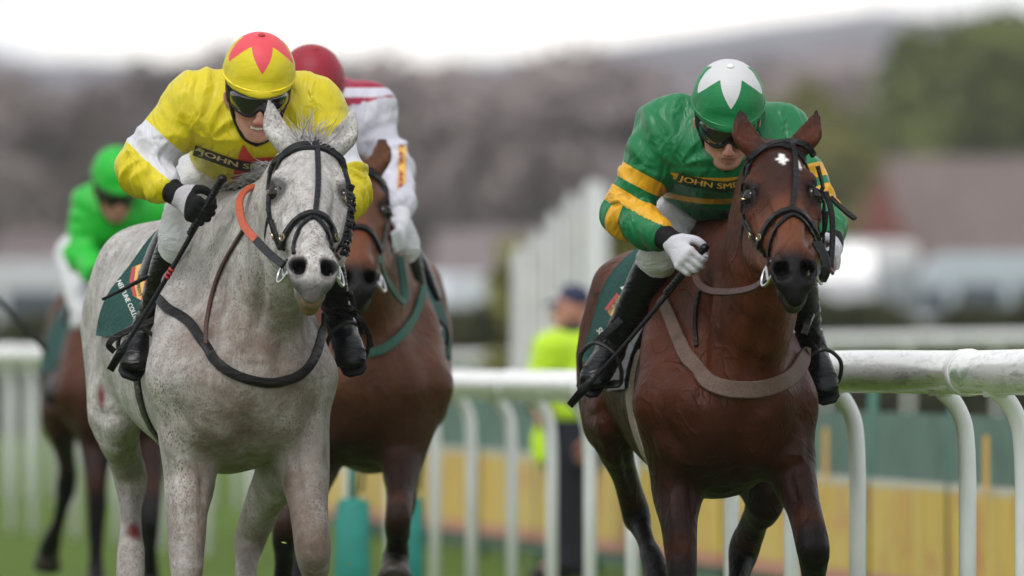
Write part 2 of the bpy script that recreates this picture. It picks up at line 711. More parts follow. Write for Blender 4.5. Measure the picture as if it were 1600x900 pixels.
def grey_coat(name):
    m = Mat(name, (.5, .5, .48), .62, spec=.25)
    big = m.noise(4.5, 4.0, .6)
    c = m.ramp(big, [(.3, (.44, .425, .405)), (.7, (.60, .585, .565))])
    mott = m.noise(24.0, 5.0, .7)
    c = m.mix(m.ramp(mott, [(.42, 0.0), (.66, .55)]), c, (.24, .215, .20))
    fl = m.voro(115.0, m.co((1.0, 1.0, .7)))
    flm = m.noise(8.0, 5.0, .75, m.co((1.0, 1.0, .6)))
    flea = m.math('MULTIPLY', m.ramp(fl, [(.18, 1.0), (.42, 0.0)]), m.ramp(flm, [(.44, 0.0), (.60, .9)]))
    dap = m.voro(15.0, m.co((1.0, 1.0, .8)), 'SMOOTH_F1')
    c = m.mix(m.math('MULTIPLY', m.ramp(dap, [(.25, 0.0), (.6, 1.0)]), .35), c, (.27, .255, .245))
    stre = m.noise(15.0, 4.0, .65, m.co((2.2, 2.2, .35)))
    c = m.mix(m.ramp(stre, [(.47, 0.0), (.70, .6)]), c, (.20, .172, .152))
    frk = m.noise(120.0, 3.0, .75, m.co((1.0, 1.0, .7)))
    c = m.mix(m.math('MULTIPLY', m.ramp(frk, [(.50, 0.0), (.62, 1.0)]), m.ramp(m.noise(5.0, 3.0, .6), [(.35, .15), (.62, .75)])), c, (.19, .145, .128))
    c = m.mix(flea, c, (.13, .095, .085))
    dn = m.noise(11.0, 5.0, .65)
    dirt_shade = m.math('MULTIPLY', m.attr('dirt_shade'), m.ramp(dn, [(.28, .45), (.64, 1.0)]))
    c = m.mix(dirt_shade, c, (.135, .092, .070))
    c = m.mix(m.attr('dark'), c, (.020, .018, .019))
    c = m.mix(m.math('MULTIPLY', m.attr('pink'), m.ramp(m.noise(55.0, 3.0, .6), [(.30, .35), (.62, 1.0)])), c, (.24, .14, .058))
    c = m.mix(m.attr('blood'), c, (.13, .012, .012))
    m.color(c)
    hair = m.noise(150.0, 3.0, .6, m.co((1.0, 1.0, .25)))
    ven = m.noise(14.0, 3.0, .5, None, .7)
    m.bump(m.math('ADD', m.math('MULTIPLY', hair, .26), m.math('MULTIPLY', ven, .7)), .75, .018)
    return m.m


def hair_mat(name, color, var=.35):
    m = Mat(name, color, .5, spec=.4)
    n = m.noise(30.0, 3.0)
    m.color(m.ramp(n, [(.3, tuple(c * (1 - var) for c in color)), (.7, tuple(c * (1 + var) for c in color))]))
    return m.m


# ------------------------------------------------------------------ a horse
class Horse:
    def __init__(s, name, spec, label, coat, hair, group, h=.009):
        s.spec = spec
        O = np.array(spec['chest'], float); O[2] = 0
        F = unit([spec['fwd'][0], spec['fwd'][1], 0]); L = np.array([-F[1], F[0], 0.0])   # horse's own left
        s.O, s.F, s.L, zo = O, F, L, spec.get('zoff', 0)
        B = lambda a, l, z: O - F * a + L * l + np.array([0, 0, z + zo])
        s.B = B
        s.base = O - F * .8
        T = []
        tr = [(.02, 1.10, .14, .17), (.12, 1.06, .215, .25), (.32, 1.06, .222, .285), (.60, 1.09, .232, .31),
              (.90, 1.13, .262, .305), (1.15, 1.19, .268, .29), (1.40, 1.25, .252, .27), (1.58, 1.24, .205, .25), (1.68, 1.20, .13, .18)]
        T.append(Tube([(*B(a, 0, z), w, hh) for (a, z, w, hh) in ((.16, 1.27, .10, .15), (.35, 1.31, .115, .19), (.6, 1.34, .125, .20), (.9, 1.37, .15, .175), (1.2, 1.41, .18, .145), (1.42, 1.40, .17, .14))], .10, L, 3))
        ww = spec.get('wide', 1.0)
        T.append(Tube([(*B(a, 0, z), w * ww, hh) for (a, z, w, hh) in tr], .05, L, 3))
        T.append(Tube([(*B(.30, 0, 1.47), .075, .07), (*B(.52, 0, 1.525), .065, .06), (*B(.8, 0, 1.50), .07, .055)], .10, L))
        for q in (-1, 1):
            T.append(Tube([(*B(.48, q * .085, 1.45), .055), (*B(.28, q * .145, 1.26), .085), (*B(.08, q * .185 * ww, 1.06), .092)], .06, L))   # shoulder
            T.append(Tube([(*B(-.01, q * .092, 1.06), .105), (*B(.02, q * .100, .95), .092)], .035, L))                                       # breast
            T.append(Tube([(*B(1.40, q * .14, 1.40), .10), (*B(1.52, q * .155, 1.20), .12), (*B(1.48, q * .155, 1.0), .105)], .08, L))        # haunch
        # neck
        N = spec['neck']
        T.append(Tube([(*B(.36, 0, 1.28), .165 * ww, .33)] + [tuple(x) for x in N], .07, L, 4))
        # head frame
        s.poll = np.array(spec['poll'], float); tip = np.array(spec['muzzle'], float)
        A = unit(tip - s.poll)
        hl = np.array(spec.get('head_left', L), float); hl = unit(hl - A * hl.dot(A))
        Nn = unit(np.cross(hl, A))
        if Nn.dot(F) < 0: Nn = -Nn
        sc = np.linalg.norm(tip - s.poll) / .60
        s.hs = sc
        hw = spec.get('head_w', 1.0)
        Hd = lambda t, l, n: s.poll + (A * t + hl * l * hw + Nn * n) * sc
        s.Hd, s.A, s.hl, s.Nn = Hd, A, hl, Nn
        hd = [(.0, -.075, .078, .075), (.07, -.085, .094, .092), (.15, -.10, .103, .108), (.22, -.108, .096, .112), (.30, -.098, .076, .098),
              (.40, -.080, .057, .076), (.49, -.068, .050, .062), (.56, -.064, .046, .052)]
        T.append(Tube([(*Hd(t, 0, n), w * sc * hw, hh * sc) for (t, n, w, hh) in hd], .03, hl, 3))
        T.append(Tube([(*Hd(.06, 0, -.006), .035, .02), (*Hd(.3, 0, -.010), .036, .020), (*Hd(.48, 0, -.014), .030, .018)], .03, hl))        # nasal bone
        for q in (-1, 1):
            T.append(Tube([(*Hd(.10, q * .055, -.19), .050 * sc), (*Hd(.21, q * .060, -.215), .055 * sc), (*Hd(.30, q * .048, -.185), .038 * sc),
                           (*Hd(.44, q * .026, -.145), .026 * sc), (*Hd(.54, q * .018, -.135), .024 * sc)], .03, hl))                        # jaw
            T.append(Tube([(*Hd(.11, q * .080, -.040), .024 * sc), (*Hd(.145, q * .090, -.036), .022 * sc), (*Hd(.215, q * .092, -.085), .022 * sc)], .022, hl))  # brow
            T.append(Tube([(*Hd(.24, q * .082, -.105), .016 * sc), (*Hd(.36, q * .057, -.085), .012 * sc)], .03, hl))                        # facial crest
            T.append(Tube([(*Hd(.505, q * .037, -.034), .022 * sc), (*Hd(.55, q * .043, -.042), .029 * sc), (*Hd(.592, q * .034, -.060), .023 * sc)], .022, hl))  # nostril wing
            T.append(Tube([(*Hd(.10, q * .075, -.06), .022 * sc), (*Hd(.13, q * .085, -.058), .02 * sc)], .02, hl, op='s'))                    # hollow over the eye
        T.append(Tube([(*Hd(.555, 0, -.062), .040 * sc, .038 * sc), (*Hd(.60, 0, -.080), .033 * sc, .032 * sc), (*Hd(.620, 0, -.094), .027 * sc, .024 * sc)], .025, hl))  # upper lip
        gape = spec.get('gape', .0)
        T.append(Tube([(*Hd(.50, 0, -.125 - gape * .5), .032 * sc, .025 * sc), (*Hd(.560, 0, -.128 - gape), .030 * sc, .023 * sc), (*Hd(.588, 0, -.122 - gape), .024 * sc, .016 * sc)], .02, hl))  # lower lip
        T.append(Tube([(*Hd(.555, 0, -.155 - gape), .026 * sc)] * 2, .02, hl))
        # ears
        for q, tipp in ((-1, spec['ears'][0]), (1, spec['ears'][1])):
            if tipp is None: continue
            b0 = Hd(-.012, q * .055, -.03)
            tp = np.array(tipp, float); v = tp - b0
            mid = b0 + v * .45 + hl * q * .018
            T.append(Tube([(*b0, .034, .034), (*(b0 + v * .2 + hl * q * .008), .037, .032), (*mid, .037, .024), (*(b0 + v * .8 + hl * q * .006), .020, .013), (*tp, .004, .004)], .02, hl, 3))
            fr = Nn * .022 if spec.get('ears_fwd', 1) else hl * q * .02
            T.append(Tube([(*(b0 + v * .22 + fr), .020, .013), (*(mid + fr * .85), .024, .012), (*(b0 + v * .82 + hl * q * .006 + fr * .5), .008, .006)], .008, hl, 3, op='s'))
        # carve nostrils, mouth, eye sockets
        for q in (-1, 1):
            T.append(Tube([(*Hd(.522, q * .044, -.010), .012 * sc, .011 * sc), (*Hd(.552, q * .0435, -.016), .0205 * sc, .019 * sc), (*Hd(.584, q * .036, -.036), .019 * sc, .017 * sc)], .007, hl, 3, op='s'))
            T.append(Tube([(*Hd(.562, q * .042, -.024), .021 * sc), (*Hd(.548, q * .036, -.045), .020 * sc), (*Hd(.53, q * .030, -.068), .017 * sc)], .007, hl, op='s'))
            T.append(Tube([(*Hd(.178, q * .108, -.044), .027 * sc)] * 2, .008, hl, op='s'))
        for q in (-1, 1):                     # eyelids
            e0 = Hd(.178, q * .0895, -.054)
            ex = unit(hl * q * .80 + Nn * .60); ev = unit(np.cross(A, ex)); ev = ev if ev.dot(Nn) > 0 else -ev
            for sgn, rr_, lift in ((1, .0068, .72), (-1, .0050, .90)):
                arc = [(*(e0 + (A * math.cos(t_) * 1.02 + (ev * sgn * lift + ex * (1.05 - lift * .45)) * math.sin(t_)) * .0275 * sc), rr_ * sc) for t_ in np.linspace(-.1, math.pi + .1, 7)]
                T.append(Tube(arc, .006, hl, 2))
        if gape > .004:
            T.append(Tube([(*Hd(.53, 0, -.104), .030 * sc, .004 + gape * .45), (*Hd(.60, 0, -.108 - gape * .3), .036 * sc, .005 + gape * .55), (*Hd(.64, 0, -.11 - gape * .3), .036 * sc, .007 + gape * .5)], .006, hl, op='s'))
        # legs: fore / hind, [(point, w, h)...]; the upper arm and thigh are tied to the trunk
        s.lower = []
        for nm, pts in spec['legs'].items():
            q = 1 if nm[1] == 'L' else -1
            pts = [tuple(x[0]) + tuple(x[1:]) for x in pts]
            up = ([(*B(.12, q * .165, 1.06), .105, .13)] if nm[0] == 'F' else [(*B(1.42, q * .15, 1.12), .120, .20)])
            T.append(Tube(up + pts, .045, L, 4))
            if nm[0] == 'H' and len(pts) > 3:      # point of hock
                hk = np.array(pts[spec.get('hock_i', 2)][:3]); w_ = pts[spec.get('hock_i', 2)][3]
                T.append(Tube([(*(hk - F * .035 + np.array([0, 0, .05])), w_ * .5), (*(hk - F * .03 - np.array([0, 0, .03])), w_ * .6)], .035, L))
            s.lower.append((nm, np.array([p_[:3] for p_ in pts])))
        s.tubes = T
        V, Fc = skin(T, h, 2)
        V = V + normals_of(V, Fc) * (.0045 * vnoise(V * 7.0, 71) + .0022 * vnoise(V * np.array([19, 19, 12.0]), 72))[:, None] * sstep(.05, .3, np.linalg.norm(V - Hd(.3, 0, -.05), axis=1) - .25)[:, None]
        if spec.get('strokes'):              # muscles, folds and grooves worked into the skin along lines on it
            for (pix, sig, amp) in spec['strokes']:
                bv0 = bvh_of(V, Fc)
                line, _ = hug(bv0, pix, 0.0, 5, 0.0)
                N0 = normals_of(V, Fc)
                near_ = np.where((np.abs(V - line.mean(0)) < np.abs(line - line.mean(0)).max(0) + sig * 3).all(1))[0]
                if not len(near_): continue
                d_ = np.full(len(near_), 9.0); tt_ = np.zeros(len(near_))
                for i in range(len(line) - 1):
                    ab = line[i + 1] - line[i]
                    t = np.clip((V[near_] - line[i]).dot(ab) / (ab.dot(ab) + 1e-12), 0, 1)
                    q_ = np.linalg.norm(V[near_] - line[i] - t[:, None] * ab, axis=1)
                    m_ = q_ < d_
                    d_[m_] = q_[m_]; tt_[m_] = (i + t[m_]) / (len(line) - 1)
                fade = np.sin(np.pi * np.clip(tt_, .04, .96)) ** .6
                V[near_] += N0[near_] * (amp * 1.35 * fade * np.exp(-(d_ / sig) ** 2))[:, None]
        s.V, s.Fc = V, Fc
        # coat markings, soiling and painted underside shade
        x = V - s.poll
        ht, hn, hlat = x.dot(A) / sc, x.dot(Nn) / sc, x.dot(hl) / sc / hw
        onhead = (ht > -.2) & (ht < .75) & (np.abs(hlat) < .17) & (hn > -.32) & (hn < .2)
        attrs = {}
        legdark = np.zeros(len(V))
        for nm, pp in s.lower:
            d0 = np.full(len(V), 9.0)
            start = spec.get('black_from', 2)
            for i in range(len(pp) - 1):
                ab = pp[i + 1] - pp[i]
                t = np.clip((V - pp[i]).dot(ab) / (ab.dot(ab) + 1e-9), 0, 1)
                dd = np.linalg.norm(V - pp[i] - t[:, None] * ab, axis=1)
                m = dd < d0
                d0[m] = dd[m]
                g = sstep(start - .9, start + .1, i + t)
                legdark[m] = np.where(dd[m] < .16, g[m], legdark[m])
        nz = vnoise(V * 9, 3) * .5 + vnoise(V * 25, 4) * .3
        muzz = np.where(onhead, sstep(.49, .55, ht + nz * .03 - .25 * np.maximum(0, hn + .03)), 0)
        nos = np.zeros(len(V))
        for q in (-1, 1):
            dN = Tube([(*Hd(.556, q * .042, -.026), .001), (*Hd(.52, q * .026, -.10), .001)]).at(V)
            nos = np.maximum(nos, 1 - sstep(.023, .034, dN / sc))
        eyez = np.zeros(len(V))
        for q in (-1, 1):
            eyez = np.maximum(eyez, 1 - sstep(.033, .055, np.linalg.norm(V - Hd(.178, q * .098, -.046), axis=1) / sc))
        if spec['coat'] == 'grey':
            attrs['dark'] = np.clip(np.maximum(np.maximum(np.where(onhead, sstep(.52, .575, ht) * sstep(-.025, -.055, hn) * .72, 0), nos), eyez * .85), 0, 1)
            up = np.clip((V[:, 2] - .75) / .5, 0, 1)
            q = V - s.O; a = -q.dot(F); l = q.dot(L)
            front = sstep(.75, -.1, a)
            dirt_shade = front * (1 - sstep(1.15, 1.55, V[:, 2])) * (1 - sstep(.14, .27, np.abs(l - .02)) * .7) * 1.05
            dirt_shade = np.maximum(dirt_shade, .60 * (1 - sstep(.60, 1.02, V[:, 2])))  # soiled lower body, with under-body shadow put into the coat colour
            dirt_shade = np.maximum(dirt_shade, .5 * (1 - sstep(.80, .98, V[:, 2])) * sstep(.62, .74, V[:, 2]) * (np.abs(l) < .30))
            attrs['dirt_shade'] = np.clip(dirt_shade * (1 - onhead) * (.85 + .6 * nz), 0, 1)
            attrs['pink'] = np.where(onhead & (hn < -.09), sstep(.545, .585, ht), 0) * .9
            bl = np.zeros(len(V))
            for (bp, br) in spec.get('blood', []):
                bl = np.maximum(bl, 1 - sstep(.4, 1.1, np.linalg.norm((V - bp) * np.array([1, .6, .55]), axis=1) / br + nz * .4))
            attrs['blood'] = bl
        else:
            face = np.where(onhead, (1 - sstep(.02, .10, np.abs(hlat) + nz * .03)) * (1 - sstep(.18, .33, ht)) * sstep(-.1, -.03, hn) * .75, 0)
            earT = np.where(onhead, 1 - sstep(-.115, -.05, ht), 0)
            d = np.maximum.reduce([muzz, nos, eyez * .9, face * spec.get('mask', .8), legdark, earT * .85])
            belly_shade = (1 - sstep(.72, 1.25, V[:, 2] - zo + .06 * nz)) * .82 * (1 - legdark)  # underside shade painted into the coat, darker towards the ground
            attrs['dark'] = np.clip(np.maximum(d, belly_shade), 0, 1)
            attrs['tan'] = np.where(onhead, sstep(.20, .34, ht + .04 * nz) * (1 - sstep(.47, .53, ht)), 0) * .9 + np.where(onhead, 0, .35 * np.clip(nz + .2, 0, 1) * (1 - legdark) * sstep(1.0, 1.3, V[:, 2]))
            wh = np.zeros(len(V))
            for (pp, rx, rz) in spec.get('stars', []):
                e = V - pp
                rr = np.sqrt((e.dot(hl) / rx) ** 2 + (e.dot(A) / rz) ** 2)
                an = np.arctan2(e.dot(A), e.dot(hl))
                wh = np.maximum(wh, np.where(onhead & (hn > -.06), 1 - sstep(.75, 1.05, rr * (1 - .26 * np.cos(4 * an + .2))), 0))
            attrs['white'] = wh
            attrs['pink'] = np.where(onhead & (hn < -.115), sstep(.565, .60, ht), 0) * .8
        s.root = empty(name, s.base, label, 'horse', group)
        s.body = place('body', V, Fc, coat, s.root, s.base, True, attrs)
        s.bvh = bvh_of(V, Fc)
        for q in (-1, 1):
            MB().ball(Hd(.178, q * .0915, -.052), .0268 * sc).build('eye', EYE, s.root, s.base)
        # hooves
        for nm, pp in s.lower:
            e, d = pp[-1], unit(pp[-1] - pp[-2])
            dn = unit(d * .6 + s.F * (.5 if nm[0] == 'F' else .3) + np.array([0, 0, -.3]))
            MB().tube([e - dn * .01, e + dn * .02, e + dn * .085, e + dn * .09], [.045, .052, .066, .055], 12).build('hoof', HOOF, s.root, s.base)
        # tail
        mb = MB()
        t0 = B(1.66, 0, 1.36)
        for i in range(60):
            r = random.uniform
            p1 = t0 - F * r(.18, .26) + L * r(-.04, .04) + np.array([0, 0, r(-.03, .02)])
            p2 = p1 - F * r(.25, .4) + L * r(-.07, .07) - np.array([0, 0, r(.08, .18)])
            p3 = p2 - F * r(.15, .3) + L * r(-.06, .06) - np.array([0, 0, r(.1, .22)])
            mb.tube(catmull([t0 + L * r(-.02, .02), p1, p2, p3], 4), list(np.linspace(.011, .002, 13)), 4, False)
        mb.build('tail', hair, s.root, s.base)
        # mane along the crest
        crest = catmull(np.array([B(.42, 0, 1.52)] + [np.array(x[:3]) + np.array([0, -.0, .8]) * 0 for x in N]), 6)
        s.hair_mat = hair
        mb = MB()
        nm_ = spec.get('mane', 120)
        side = spec.get('mane_side', -1)
        for i in range(nm_):
            u = random.random() ** spec.get('mane_pow', 1.0) * spec.get('mane_to', 1.0)
            c = crest[min(len(crest) - 1, int(u * (len(crest) - 1)))]
            hit = s.bvh.ray_cast(Vector(c + np.array([0, 0, .6])) - Vector(F) * .35, (Vector(F) * .35 - Vector((0, 0, .6))).normalized())[0]
            if hit is None: continue
            p0 = np.array(hit) - np.array([0, 0, .004])
            r = random.uniform
            ln = r(.07, .17) * spec.get('mane_len', 1)
            d1 = unit(np.array([0, 0, .8]) - F * .6 + L * side * r(.1, .9))
            p1 = p0 + d1 * ln * .45
            p2 = p1 + unit(L * side * r(.3, 1.0) - F * .8 + np.array([0, 0, r(-.5, .5)])) * ln * .6
            mb.tube([p0, p0 * .5 + p1 * .5 + np.array([0, 0, .006]), p1, p2], [.0028, .0030, .0022, .0005], 4, False)
        if mb.V: mb.build('mane', hair, s.root, s.base)
        # forelock
        mb = MB()
        for i in range(spec.get('forelock', 70) * 2):
            r = random.uniform
            p0 = Hd(r(-.03, .035), r(-.035, .035), r(-.06, -.015))
            fx = spec.get('forelock_dir', (0.1, .2, 1.0))
            d1 = unit(np.array([fx[0] + r(-.75, .75), fx[1] + r(-.5, .3), fx[2] + r(-.3, .4)]))
            ln = r(.035, .10) * spec.get('forelock_len', 1.0)
            p1 = p0 + d1 * ln * .5
            p2 = p1 + unit(d1 + np.array([r(-.5, .6), r(-.4, .4), r(-.5, .1)])) * ln * .6
            mb.tube([p0, p1, p2], [.0018, .0015, .0004], 4, False)
        mb.build('forelock', hair, s.root, s.base)

    def strap(s, name, pix, width, mat, parent=None, off=.006, thick=.008, **kw):
        p, n = hug(s.bvh, pix, off, guess_dy=kw.pop('guess_dy', s.poll[1]), **kw)
        mb = MB(); ribbon(mb, p, n, width, thick)
        return s.sub(name, mb, mat, parent)

    def sub(s, name, mb, mat, parent=None, label=None):
        o = sharp(mb.build(name, mat, parent or s.root, s.base))
        if label: o['label'] = label
        return o

    def near(s, p, off=.006):
        loc, nor, _, _ = s.bvh.find_nearest(Vector(p))
        return np.array(loc) + np.array(nor) * off, np.array(nor)

    def around(s, name, pts, width, mat, parent=None, off=.006, thick=.008, closed=False, sub=5):
        Q = catmull(np.array(pts, float), sub) if not closed else catmull(np.array(list(pts) + [pts[0]], float), sub)[:-1]
        pn = [s.near(q, off) for q in Q]
        P_ = np.array([a for a, _ in pn]); N_ = np.array([b for _, b in pn])
        for _ in range(2):
            P_[1:-1] = P_[1:-1] * .5 + .25 * (P_[2:] + P_[:-2]); N_[1:-1] = N_[1:-1] * .5 + .25 * (N_[2:] + N_[:-2])
        mb = MB(); ribbon(mb, P_, N_, width, thick, closed)
        return s.sub(name, mb, mat, parent)

    def cloth(s, a0, a1, down, off=.010, slant=.0, thick=.008, mat=None, name='saddle_cloth', nu=26, nv=44, drop_fn=None):
        """A sheet laid over the back from a0 to a1 behind the breast, hanging to height 'down' each side, with real thickness."""
        top, bot = [], []
        for i in range(nu):
            u = i / (nu - 1)
            for j in range(nv):
                v = -1 + 2 * j / (nv - 1)
                a = a0 + (a1 - a0) * u + slant * abs(v) ** 1.4 * (1 - .4 * u)
                zc = 1.20
                ang = math.pi / 2 - v * down
                d = s.L * math.cos(ang) + np.array([0, 0, math.sin(ang)])
                o = s.B(a, 0, zc)
                start = o + d * 1.0
                loc, nor, _, _ = s.bvh.ray_cast(Vector(start), Vector(-d), 1.0)
                p = o + d * .30 if loc is None else np.array(loc)
                top.append(p + d * (off + thick) ); bot.append(p + d * off * .3)
        n = len(top)
        T_ = np.array(top).reshape(nu, nv, 3); B_ = np.array(bot).reshape(nu, nv, 3)
        for X in (T_, B_):
            for _ in range(3):
                X[1:-1] = X[1:-1] * .5 + .25 * (X[2:] + X[:-2]); X[:, 1:-1] = X[:, 1:-1] * .5 + .25 * (X[:, 2:] + X[:, :-2])
        T_ += np.array([0, 0, 1.0]) * (vnoise(T_.reshape(-1, 3) * 9, 5) * .004).reshape(nu, nv, 1)
        V = np.concatenate([T_.reshape(-1, 3), B_.reshape(-1, 3)])
        F = []
        g = lambda i, j: i * nv + j
        for i in range(nu - 1):
            for j in range(nv - 1):
                F.append((g(i, j), g(i + 1, j), g(i + 1, j + 1), g(i, j + 1)))
                F.append((n + g(i, j), n + g(i, j + 1), n + g(i + 1, j + 1), n + g(i + 1, j)))
        for i in range(nu - 1):
            for j in (0, nv - 1):
                F.append((g(i, j), g(i + 1, j), n + g(i + 1, j), n + g(i, j)))
        for j in range(nv - 1):
            for i in (0, nu - 1):
                F.append((g(i, j), g(i, j + 1), n + g(i, j + 1), n + g(i, j)))
        o = place(name, V, F, mat or CLOTH_GREEN, s.root, s.base)
        bv = BVHTree.FromPolygons([tuple(v) for v in V], F)
        return o, bv


# ------------------------------------------------------------------ flat print laid on a surface
_text_cache = {}
def text_mesh(txt, bold=.02):
    if (txt, bold) in _text_cache:
        return _text_cache[(txt, bold)]
    cu = bpy.data.curves.new('lettering', 'FONT')
    cu.body = txt
    cu.size = 1.0
    cu.offset = 0.0                       # letters are thickened below by a second, slightly shifted layer
    cu.resolution_u = 3
    ob = bpy.data.objects.new('lettering', cu)
    COL.objects.link(ob)
    dg = bpy.context.evaluated_depsgraph_get()
    me = bpy.data.meshes.new_from_object(ob.evaluated_get(dg))
    V = np.array([tuple(v.co) for v in me.vertices]); F = [tuple(p.vertices) for p in me.polygons]
    bpy.data.objects.remove(ob); bpy.data.meshes.remove(me); bpy.data.curves.remove(cu)
    V[:, :2] -= V[:, :2].min(0)
    w, hgt = V[:, 0].max(), V[:, 1].max()
    V[:, 0] /= w; V[:, 1] /= hgt
    n_ = len(V)
    V2 = V.copy(); V2[:, 0] += bold * .45; V2[:, 2] = .0012
    V = np.concatenate([V, V2]); F = F + [tuple(i + n_ for i in f) for f in F]
    bm = bmesh.new()                     # short edges, so that the letters bend with the cloth under them
    vs = [bm.verts.new(tuple(v)) for v in V]
    for f in F:
        try: bm.faces.new([vs[i] for i in f])
        except ValueError: pass
    for _ in range(4):
        e = [q for q in bm.edges if math.hypot(q.verts[0].co.x - q.verts[1].co.x, .1 * (q.verts[0].co.y - q.verts[1].co.y)) > .03]
        if not e: break
        bmesh.ops.subdivide_edges(bm, edges=e, cuts=1)
        bmesh.ops.triangulate(bm, faces=[q for q in bm.faces if len(q.verts) > 3])
    bm.verts.index_update()
    V = np.array([tuple(v.co) for v in bm.verts]); F = [tuple(v.index for v in q.verts) for q in bm.faces]
    bm.free()
    _text_cache[(txt, bold)] = (V, F)
    return V, F


def grid_poly(poly, n=14):
    """Fill a 2-D outline with a triangulated grid-ish mesh so it can bend over a surface."""
    bm = bmesh.new()
    vs = [bm.verts.new((x, y, 0)) for x, y in poly]
    f = bm.faces.new(vs)
    bmesh.ops.triangulate(bm, faces=[f])
    xs = [p[0] for p in poly]; ys = [p[1] for p in poly]
    step = max(max(xs) - min(xs), max(ys) - min(ys)) / n
    for _ in range(5):
        e = [q for q in bm.edges if q.calc_length() > step * 1.5]
        if not e: break
        bmesh.ops.subdivide_edges(bm, edges=e, cuts=1, use_grid_fill=False)
        bmesh.ops.triangulate(bm, faces=[q for q in bm.faces if len(q.verts) > 3])
    bm.verts.index_update()
    V = np.array([tuple(v.co) for v in bm.verts]); F = [tuple(v.index for v in q.verts) for q in bm.faces]
    bm.free()
    return V, F


def decal(name, V2, F, to_px, bvh, off, mat, parent, base):
    """Print: 2-D shape mapped by to_px(u, v) to photo pixels, each vertex lifted 'off' from the surface met there."""
    last = None
    out, lost = [], set()
    for v in V2:
        px, py = to_px(v[0], v[1])
        hh = cast(bvh, px, py)
        if hh is not None:
            dirn = unit(np.array(CAM) - hh[0])
            p = hh[0] + dirn * (off + (v[2] if len(v) > 2 else 0.0))
            last = p[1]
        else:
            p = P(px, py, last if last is not None else 0.2)
            lost.add(len(out))
        out.append(p)
    F = [f for f in F if not lost.intersection(f)] or list(F)
    return place(name, out, F, mat, parent, base, smooth=False)


# ------------------------------------------------------------------ riders
def skin_mat(name, color):
    m = Mat(name, color, .48, spec=.4)
    m.b.inputs['Subsurface Weight'].default_value = .08
    m.b.inputs['Subsurface Radius'].default_value = (.02, .008, .005)
    n = m.noise(40.0, 4.0)
    c = m.ramp(n, [(.3, tuple(q * .85 for q in color)), (.7, tuple(min(1, q * 1.12) for q in color))])
    c = m.mix(m.math('MULTIPLY', m.attr('lip'), .6), c, (.30, .085, .075))
    c = m.mix(m.attr('flush'), c, (.46, .15, .11))
    c = m.mix(m.attr('brow'), c, (.05, .03, .02))
    c = m.mix(m.ramp(m.noise(150.0, 3.0, .7), [(.52, 0.0), (.72, .45)]), c, tuple(q * .45 for q in color))
    m.color(c)
    m.bump(m.noise(220.0, 3.0), .15, .004)
    return m.m


SKIN = skin_mat('skin', (.52, .27, .205))
GOGGLE = plain('dark goggle lens', (.006, .006, .008), .05, .2, 30, 0, coat=1.0)
RUBBER = plain('black rubber and foam', (.006, .006, .007), .6, .2, 90, .2, spec=.25)
GLOVE_BLACK = cloth('black glove', (.012, .012, .014), .75, 0, .5).m
GLOVE_WHITE = cloth('white glove palm', (.50, .48, .50), .7, .2, .5).m
BREECHES = cloth('white breeches', (.64, .64, .67), .6, .3, .5).m
TOOTH = plain('teeth', (.72, .66, .56), .25, .08, 60)


def hand_tubes(W, D, S, N, curl=1.0, r=1.0, k=.006):
    """Palm, four unequal fingers closed on a grip and a thumb across it. D: wrist to knuckles, S: thumb side, N: back of the hand."""
    D, S = unit(D), unit(S); S = unit(S - D * S.dot(D)); N = unit(N - D * D.dot(N) - S * S.dot(N))
    T = [Tube([(*W, .026 * r, .021 * r), (*(W + D * .035), .034 * r, .019 * r), (*(W + D * .078), .042 * r, .0165 * r)], .012, S)]
    offs = (.031, .0105, -.0105, -.031)
    lens = (.93, 1.0, .95, .76)
    for o, ln in zip(offs, lens):
        p = W + D * (.084 - abs(o) * .12) + S * o
        a = math.radians(18)
        pts = [(*p, .0105 * r)]
        for L_, da, rr in ((.044, 52, .0098), (.028, 78, .0092), (.023, 52, .0080)):
            a2 = a + math.radians(da) * curl
            am = a if L_ > .04 else a2
            d = D * math.cos((a + a2) / 2) - N * math.sin((a + a2) / 2)
            p = p + d * L_ * ln
            pts.append((*p, rr * r))
            a = a2
        T.append(Tube(pts, k, S, 3))
    t0 = W + D * .022 + S * .030 - N * .006
    t1 = t0 + unit(D * .65 + S * .55 - N * .45) * .042
    t2 = t1 + unit(D * .75 - S * .05 - N * .75) * .033
    t3 = t2 + unit(D * .35 - S * .65 - N * .6) * .027
    T.append(Tube([(*t0, .0165 * r), (*t1, .0135 * r), (*t2, .0115 * r), (*t3, .0088 * r)], .010, N, 3))
    return T


